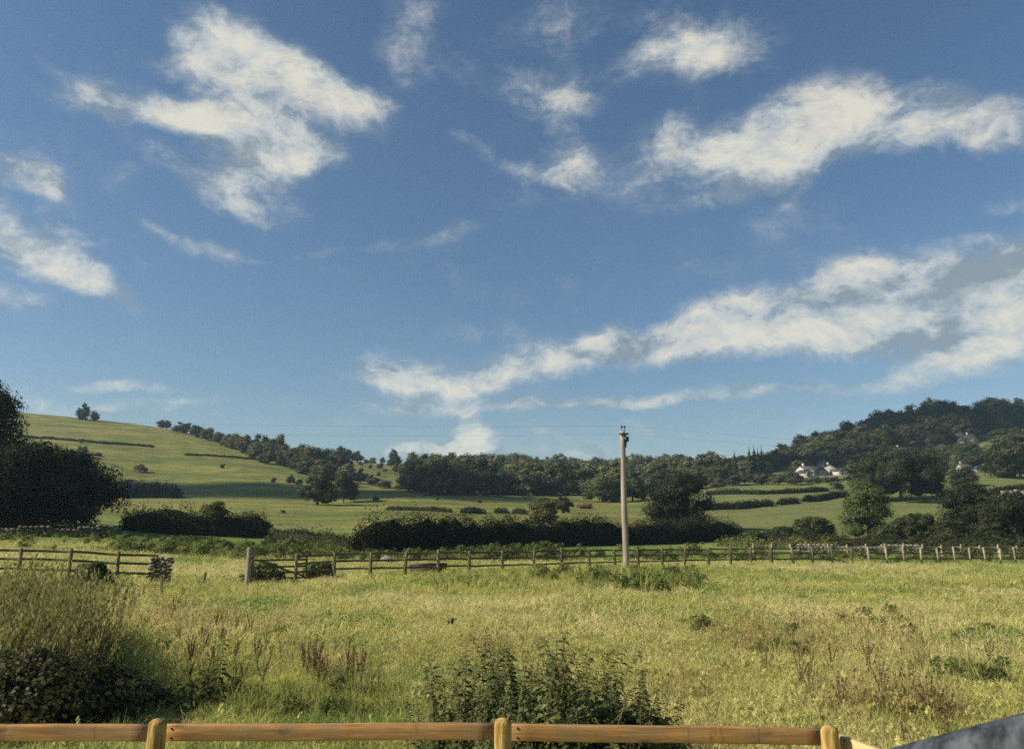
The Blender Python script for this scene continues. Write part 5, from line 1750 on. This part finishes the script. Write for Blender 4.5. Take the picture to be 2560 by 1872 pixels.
p, rng = rank()
BANK = proto_col('bank', rough + [crown_mesh('bank_leafy', [(0, 0, .3, .5, .5, .35)] + [(r_.normal() * .3, r_.normal() * .3, r_.uniform(.2, .8), .25, .25, .22) for _ in range(6)], 420, 0.15, r_, M_herb, clumps_per=6, core=0.0, spread=0.5) for r_ in [np.random.default_rng(700 + q) for q in range(4)]])
h_ = 0.4 + 1.5 * np.clip(fbm(p[:, 0] * 0.10, p[:, 1] * 0.13, 77) - 0.30, 0, 1)
scatter('rank_herbage', BANK, p, rng.uniform(0, 6.28, len(p)), rng.uniform(0.6, 1.3, len(p)) * h_ * 1.15, np.where(rng.uniform(size=len(p)) < 0.80, rng.integers(0, 4, len(p)), rng.integers(4, 8, len(p))), 'rank green weeds and nettles growing between the second fence and the hedges')



# scrub and bramble filling the floor of the woods
UCOL = proto_col('scrub', [p.crown for p in PB])
def floor_pts(poly, n, seed):
    rng = np.random.default_rng(seed)
    us = [p[0] for p in poly]; vs = [p[1] for p in poly]; out = []
    while len(out) < n:
        q = (rng.uniform(min(us), max(us)), rng.uniform(min(vs), max(vs)))
        if inpoly(q, poly): out.append(hit(q[0], q[1], 120))
    return np.array(out), rng
WOOD_A = [(1020, 1227), (1100, 1234), (1250, 1238), (1420, 1236), (1600, 1241), (1760, 1218), (1800, 1198), (1790, 1178), (1600, 1173), (1400, 1172), (1250, 1174), (1120, 1172), (1060, 1176), (1030, 1190)]
WOOD_B = [(1800, 1200), (1900, 1194), (2000, 1150), (2110, 1158), (2200, 1160), (2250, 1128), (2330, 1126), (2440, 1088), (2600, 1070), (2700, 1050), (2700, 1042), (2560, 1047), (2400, 1056), (2300, 1060), (2180, 1085), (2050, 1118), (1900, 1160), (1790, 1174)]
pa, rng = floor_pts(WOOD_A, 420, 91)
pb, _ = floor_pts(WOOD_B, 520, 92)
p = np.vstack([pa, pb]); p[:, 2] -= 0.4
scatter('wood_undergrowth', UCOL, p, rng.uniform(0, 6.28, len(p)), rng.uniform(0.45, 0.85, len(p)), rng.integers(0, 4, len(p)), 'dense scrub filling the floor of the woods', cat='undergrowth')

# tall grass leaning at the left
M_lean = blade_mat('grass_leaning', (0.105, 0.13, 0.042), (0.165, 0.175, 0.060), (0.26, 0.23, 0.09), trans=0.45)
LM = tuft_meshes('leaning_tuft', 4, M_lean, 140, n=20, spread=0.14, h=1.0, w=0.013, lean=0.42, seedhead=0.75, lean_dir=0.25, curl=0.6)
LCOL = proto_col('leaning', LM)
rng = np.random.default_rng(77)
n = 420
u_ = rng.uniform(-140, 170, n); Y_ = rng.uniform(9.5, 15.5, n)
u_ = u_ + (15 - Y_) * 6
s0 = float(slope(1500))
x_ = np.array([float(az(u, s0)) for u in u_]) * Y_
p = np.column_stack([x_, Y_, ground(x_, Y_)])
scatter('leaning_grass', LCOL, p, rng.normal(size=n) * 0.25, rng.uniform(0.75, 1.12, n) * np.interp(u_, [-140, 60, 170, 260], [1.1, 1.05, 0.8, .6]), rng.integers(0, 4, n), 'tall brown grass with seed heads leaning to the right at the left edge')


# ------------------------------------------------------------------ leafy plants
def nettle_mesh(h, pairs, leaf, rng, mat=None):
    """leaves of one nettle-like stem; stem returned separately"""
    bendx, bendy = rng.normal(size=2) * 0.10 * h
    def cpt(f): return np.array([bendx * f * f, bendy * f * f, h * f])
    V = []; Q = []; tint = []; k = 0
    for i in range(pairs):
        f = 0.08 + 0.92 * (i / (pairs - 1)) ** 0.9
        c = cpt(f)
        s = leaf * (1.15 - 0.75 * f) * rng.uniform(0.45, 1.35)
        a0 = i * math.pi / 2 + rng.normal() * 0.3
        for q in (0, math.pi):
            a = a0 + q + rng.normal() * .2
            d = np.array([math.cos(a), math.sin(a), 0.15 - 0.55 * rng.uniform()]); d = d / np.linalg.norm(d)
            sd = np.array([-math.sin(a), math.cos(a), 0]) * s * 0.32
            up = np.array([0, 0, 1.0]) * s * 0.10
            V += [c, c + d * s * 0.45 + sd + up, c + d * s * 1.1 - np.array([0, 0, s * 0.25]), c + d * s * 0.45 - sd + up]
            Q.append([k, k + 1, k + 2, k + 3]); tv = np.clip(0.25 + 0.55 * f + rng.normal() * 0.15, 0, 1); tint += [tv] * 4; k += 4
    mb = MB(); mb.tube([cpt(f) for f in np.linspace(0, 1, 6)], np.linspace(0.006, 0.002, 6), 5)
    return (np.array(V), np.array(Q), np.array(tint)), mb


class Plant:
    def __init__(self, seed, h, pairs, leaf, mat):
        rng = np.random.default_rng(seed)
        (V, Q, t_), mb = nettle_mesh(h, pairs, leaf, rng)
        self.leaves = np_mesh('leaves', V, Q, mat, t_)
        self.stem = mb.mesh('stem', M_stem)


NET = [Plant(300 + i, 0.85, 28, 0.105, M_nettle) for i in range(8)]
SPIRE = [Plant(330 + i, 1.0, 38, 0.075, M_nettle) for i in range(4)]


def put_plant(name, pl, loc, s, label, group, cat='plant', rz=None, lean=(0, 0)):
    o = empty(name, loc, random.uniform(0, 6.28) if rz is None else rz, (s, s, s))
    o.rotation_euler[0] = lean[0]; o.rotation_euler[1] = lean[1]
    tag(o, label, cat, group)
    a = link('leaves', pl.leaves, o); a['kind'] = 'stuff'
    link('stem', pl.stem, o)
    return o


rng = np.random.default_rng(5)
# central patch behind the front fence
cnt = 0
while cnt < 280:
    u = rng.uniform(1000, 1715); Y = rng.uniform(5.5, 8.6)
    e = ((u - 1352) / 350) ** 2 + ((Y - 7.0) / 1.7) ** 2
    if e > 1: continue
    x, y, z = onray(u, Y, 1750)
    s = (1.12 - 0.34 * e) * rng.uniform(0.6, 1.25) * np.interp(u, [1010, 1150, 1350, 1500, 1740], [0.7, 1.1, 1.1, 1.08, 0.85])
    lean_ = (rng.normal() * 0.16, rng.normal() * 0.16)
    put_plant('nettle', NET[rng.integers(8)], (x, y, z - 0.02), s, ('front' if Y < 6.9 else 'back') + ' row nettle ' + ('at the left end' if u < 1200 else 'in the left middle' if u < 1370 else 'in the right middle' if u < 1540 else 'at the right end') + ' of the dense patch behind the front fence', 'nettles of the dense patch behind the front fence', lean=lean_)
    cnt += 1
for (u, vt, lab) in [(1255, 1565, 'tallest nettle spire in the dense patch behind the front fence'), (1188, 1600, 'spire left of the tallest one in the front nettle patch'), (1150, 1612, 'brownish leftmost spire of the front nettle patch'), (1298, 1602, 'spire close right of the tallest one in the front nettle patch'),
                     (1412, 1625, 'spire in the middle of the front nettle patch'), (1500, 1628, 'leaning spire right of the middle of the front nettle patch'), (1595, 1655, 'rightmost tall spire of the front nettle patch'), (1640, 1690, 'short spire at the right end of the front nettle patch'), (1225, 1640, 'short spire between the two left tall ones in the front nettle patch'), (1340, 1650, 'short spire right of the tallest pair in the front nettle patch')]:
    Y = 7.4
    x, y, z = onray(u, Y, 1750)
    h = EYE + float(slope(vt)) * Y - z
    put_plant('nettle_spire', SPIRE[random.randrange(4)], (x, y, z - 0.02), h / 1.0, lab, None)


def leafy_bush(name, u, Y, vt, wpx, label, mat, seed, nleaf, leaf, depth=1.0, core=0.55, cat='bush', n=9, flat=0.6):
    rg = np.random.default_rng(seed)
    sl = float(slope(vt)); x = float(az(u, sl)) * Y; z = gz(x, Y)
    h = EYE + sl * Y - z; w = wpx / FPX * Y
    L = [(0, 0, h * 0.35, w * 0.38, w * 0.34 * depth, h * 0.4)]
    for i in range(n):
        a = rg.uniform(0, 6.28); q = rg.uniform(0.25, 1)
        L.append((math.cos(a) * w * 0.34 * q, math.sin(a) * w * 0.3 * q * depth, h * rg.uniform(0.25, 0.85 - 0.35 * q), w * 0.16, w * 0.16, h * 0.22))
    o = empty(name, (x, Y, z - 0.03)); tag(o, label, cat)
    a = link('foliage', crown_mesh('foliage', L, nleaf, leaf, rg, mat, clumps_per=14, core=core, spread=0.45), o)
    a['kind'] = 'stuff'
    mb = MB()
    for i in range(14):
        an = rg.uniform(0, 6.28); q = rg.uniform(0.2, 0.5) * w
        mb.tube([(0.1 * q * math.cos(an), 0.1 * q * math.sin(an), -0.05), (0.6 * q * math.cos(an), 0.6 * q * math.sin(an), h * 0.7), (q * math.cos(an), q * math.sin(an), h * rg.uniform(0.9, 1.1))], [0.01, 0.007, 0.002], 4, cap=False)
    mb.build('stems', M_stem, o)
    return o


leafy_bush('bramble_bush', 95, 9.2, 1600, 470, 'big shadowy bramble bush at the bottom left behind the front fence', M_bramble, 61, 16000, 0.06, 1.0)
leafy_bush('bramble_bush', -40, 9.8, 1590, 380, 'bramble bush at the left edge below the leaning grass', M_bramble, 62, 12000, 0.06, 1.0)
leafy_bush('bramble_bush', 290, 9.8, 1660, 260, 'lower right shoulder of brambles beside the big bottom left bush', M_bramble, 63, 8000, 0.055, 0.9)
leafy_bush('loose_shrub', 150, 11.0, 1520, 330, 'loose olive shrub rising through the leaning grass above the brambles', M_bramble, 59, 6000, 0.055, 0.9, 0.25)
leafy_bush('weed_clump', 470, 10.3, 1700, 200, 'low weedy clump between the bramble bushes and the thistle', M_herb, 64, 3000, 0.07, 1.0, 0.3)
leafy_bush('field_shrub', 230, 27.0, 1392, 100, 'dark shrub growing through the left timber fence', M_nettle, 65, 4200, 0.14, 0.8)
leafy_bush('weed_clump', 660, 34.5, 1398, 110, 'nettles swallowing the open gate', M_herb, 66, 3200, 0.16, 0.7)
leafy_bush('weed_clump', 800, 36.0, 1392, 90, 'olive weeds grown through the fence right of the gate', M_herb, 67, 2800, 0.16, 0.7)
leafy_bush('weed_clump', 2425, 17.0, 1562, 45, 'small dark weed right of the meadow weed clump', M_nettle, 72, 900, 0.08, 0.9, 0.4)
leafy_bush('weed_clump', 2480, 11.5, 1660, 80, 'nettle tuft near the right edge of the meadow', M_nettle, 73, 1400, 0.08, 0.9, 0.4)
leafy_bush('weed_clump', 1945, 14.5, 1640, 40, 'small thistle tuft in the meadow above the third fence post', M_nettle, 74, 700, 0.07, 0.9, 0.4)

leafy_bush('nettle_bed', 1385, 7.0, 1700, 600, 'dense dark mass of nettle leaves filling the patch behind the front fence', M_nettle, 60, 24000, 0.07, 0.8, 0.5, 'nettles', 18)
# thistle-like plant left of centre
TH = Plant(401, 0.75, 16, 0.16, M_nettle)
for (u, Y, s, lab) in [(545, 10.6, 1.15, 'tall leafy dock plant with dark leaves in the left meadow'), (500, 10.4, 0.9, 'shorter dark leaved dock plant left of the tall one'), (590, 10.8, 0.7, 'small dark leaved dock plant right of the tall one')]:
    x, y, z = onray(u, Y, 1720)
    put_plant('dock_plant', TH, (x, y, z), s, lab, None)



# weeds standing in clumps over the meadow
M_weed = blade_mat('weed_leaves', (0.16, 0.205, 0.055), (0.25, 0.28, 0.075), (0.33, 0.32, 0.10), trans=0.45)
def weed_meshes():
    out = tuft_meshes('weed_tuft', 3, M_weed, 170, n=30, spread=0.22, h=0.55, w=0.03, lean=0.45)
    for i in range(4):
        r_ = np.random.default_rng(190 + i)
        L = [(0, 0, .2, .25, .25, .2)] + [(r_.normal() * .14, r_.normal() * .14, r_.uniform(.1, .5), .13, .13, .12) for _ in range(6)]
        out.append(crown_mesh('weed_leafy', L, 420, 0.075, r_, M_herb, clumps_per=6, core=0.0, spread=0.5))
    return out
WCOL = proto_col('weeds', weed_meshes())
wb = [(1560, 1470, 90, 16), (1650, 1480, 70, 14), (1720, 1478, 40, 10), (1480, 1462, 60, 10), (1600, 1455, 150, 10), (1350, 1450, 90, 8)]
p, rng = blob_pts(wb, 170, 33)
scatter('pole_weeds', WCOL, p, rng.uniform(0, 6.28, len(p)), rng.uniform(0.6, 1.35, len(p)), np.where(rng.uniform(size=len(p)) < .7, rng.integers(0, 3, len(p)), rng.integers(3, 7, len(p))), 'dark rank weeds round the foot of the utility pole', cat='weeds')
wb = [(2300, 1560, 70, 40), (2180, 1560, 80, 30), (2345, 1620, 70, 22), (2030, 1600, 120, 30), (2450, 1700, 90, 30), (700, 1770, 130, 25), (900, 1765, 130, 35), (520, 1740, 100, 30), (1960, 1650, 40, 14), (2440, 1470, 140, 14), (1850, 1610, 120, 40), (2480, 1580, 60, 10), (2250, 1800, 100, 30), (1500, 1560, 120, 20), (1730, 1575, 60, 12)]
p, rng = blob_pts(wb, 330, 34)
k_ = not_bare(p[:, 0], p[:, 1]); p = p[k_]
scatter('meadow_weeds', WCOL, p, rng.uniform(0, 6.28, len(p)), rng.uniform(0.2, 0.6, len(p)), np.where(rng.uniform(size=len(p)) < .75, rng.integers(0, 3, len(p)), rng.integers(3, 7, len(p))) + 0 * rng.integers(0, 7, len(p)), 'green weeds growing in loose clumps through the dry meadow', cat='weeds')
x, y, rng = fieldpts(900, 7, 45, seed=35)
p = np.column_stack([x, y, ground(x, y)])
scatter('small_weeds', WCOL, p, rng.uniform(0, 6.28, len(p)), rng.uniform(0.15, 0.5, len(p)), rng.integers(0, 3, len(p)), 'small single weeds dotted thinly over the whole meadow', cat='weeds')

# brown dead dock spikes
def dock_mesh(seed, h=0.8):
    rg = np.random.default_rng(seed)
    V = []; Q = []; t_ = []; k = 0
    mb = MB()
    for b in range(4):
        a = rg.uniform(0, 6.28); sp = 0.0 if b == 0 else rg.uniform(0.08, 0.2)
        e = np.array([sp * math.cos(a), sp * math.sin(a), h * (1 if b == 0 else rg.uniform(.7, .95))])
        st = np.array([0, 0, h * 0.3 if b else 0.0])
        mb.tube([st, (st + e) / 2 + np.array([0, 0, .03]), e], [0.006, 0.005, 0.002], 4, cap=False)
        for j in range(60):
            f = rg.uniform(0.35, 1.0); c = st + (e - st) * f + rg.normal(size=3) * 0.012 * (1.25 - f)
            d1 = unit(rg.normal(size=3)) * 0.014; d2 = unit(rg.normal(size=3)) * 0.014
            V += [c - d1, c + d2, c + d1, c - d2]; Q.append([k, k + 1, k + 2, k + 3]); t_ += [rg.uniform()] * 4; k += 4
    return np_mesh('seeds', np.array(V), np.array(Q), M_seed, np.array(t_)), mb.mesh('stem', M_stem)


DK = [dock_mesh(500 + i) for i in range(4)]
rng = np.random.default_rng(15)
spots = [(770, 11.6), (785, 11.4), (800, 11.2), (760, 11.8), (790, 11.8), (812, 11.0), (870, 11.2), (885, 11.0), (905, 10.8)]
for (u, Y) in spots:
    x, y, z = onray(u, Y, 1650)
    o = empty('dock_spike', (x, y, z), rng.uniform(0, 6.28), (0.8, 0.8, rng.uniform(0.62, 0.9))); tag(o, 'dead brown dock spike in the cluster left of the nettle patch', 'plant', 'dead dock spikes left of the nettle patch')
    a = link('seeds', DK[rng.integers(4)][0], o); a['kind'] = 'stuff'
    link('stem', DK[rng.integers(4)][1], o)
spots2 = [(float(rng.uniform(420, 700)), float(rng.uniform(11, 17))) for _ in range(34)] + [(float(rng.uniform(1900, 2500)), float(rng.uniform(8.2, 13))) for _ in range(26)] + [(float(rng.uniform(1060, 1350)), float(rng.uniform(24, 33))) for _ in range(24)] + [(float(rng.uniform(100, 460)), float(rng.uniform(18, 28))) for _ in range(24)]
for (u, Y) in spots2:
    x, y, z = onray(u, Y, 1650)
    k = rng.integers(4); s = rng.uniform(0.4, 0.75)
    o = empty('dock_spike', (x, y, z), rng.uniform(0, 6.28), (s, s, s)); tag(o, 'thin brown dock spike ' + ('in the grass before the stone pier' if Y > 17 and u < 460 else 'in the left meadow between brambles and gate' if u < 800 else 'in the straw coloured grass below the water trough' if u < 1400 else 'in the rough grass behind the corner of the front fence'), 'plant', 'brown dock spikes scattered through the meadow')
    a = link('seeds', DK[k][0], o); a['kind'] = 'stuff'
    link('stem', DK[k][1], o)

# little dark clod in the open grass
x, y, z = hit(1127, 1578)
V, T = ICO2
rg = np.random.default_rng(8)
V = V * (1 + 0.15 * rg.normal(size=len(V)))[:, None] * np.array([0.085, 0.06, 0.07]); V[:, 0] += 0.05 * (V[:, 2] > 0)
o = link('clod', np_mesh('clod', V, T, M_black)); o.location = (x, y, z + 0.22)
tag(o, 'small dark clod lying on the open grass above the nettle patch', 'clod')
print('trees', n1, n2, 'objects', len(S.objects))
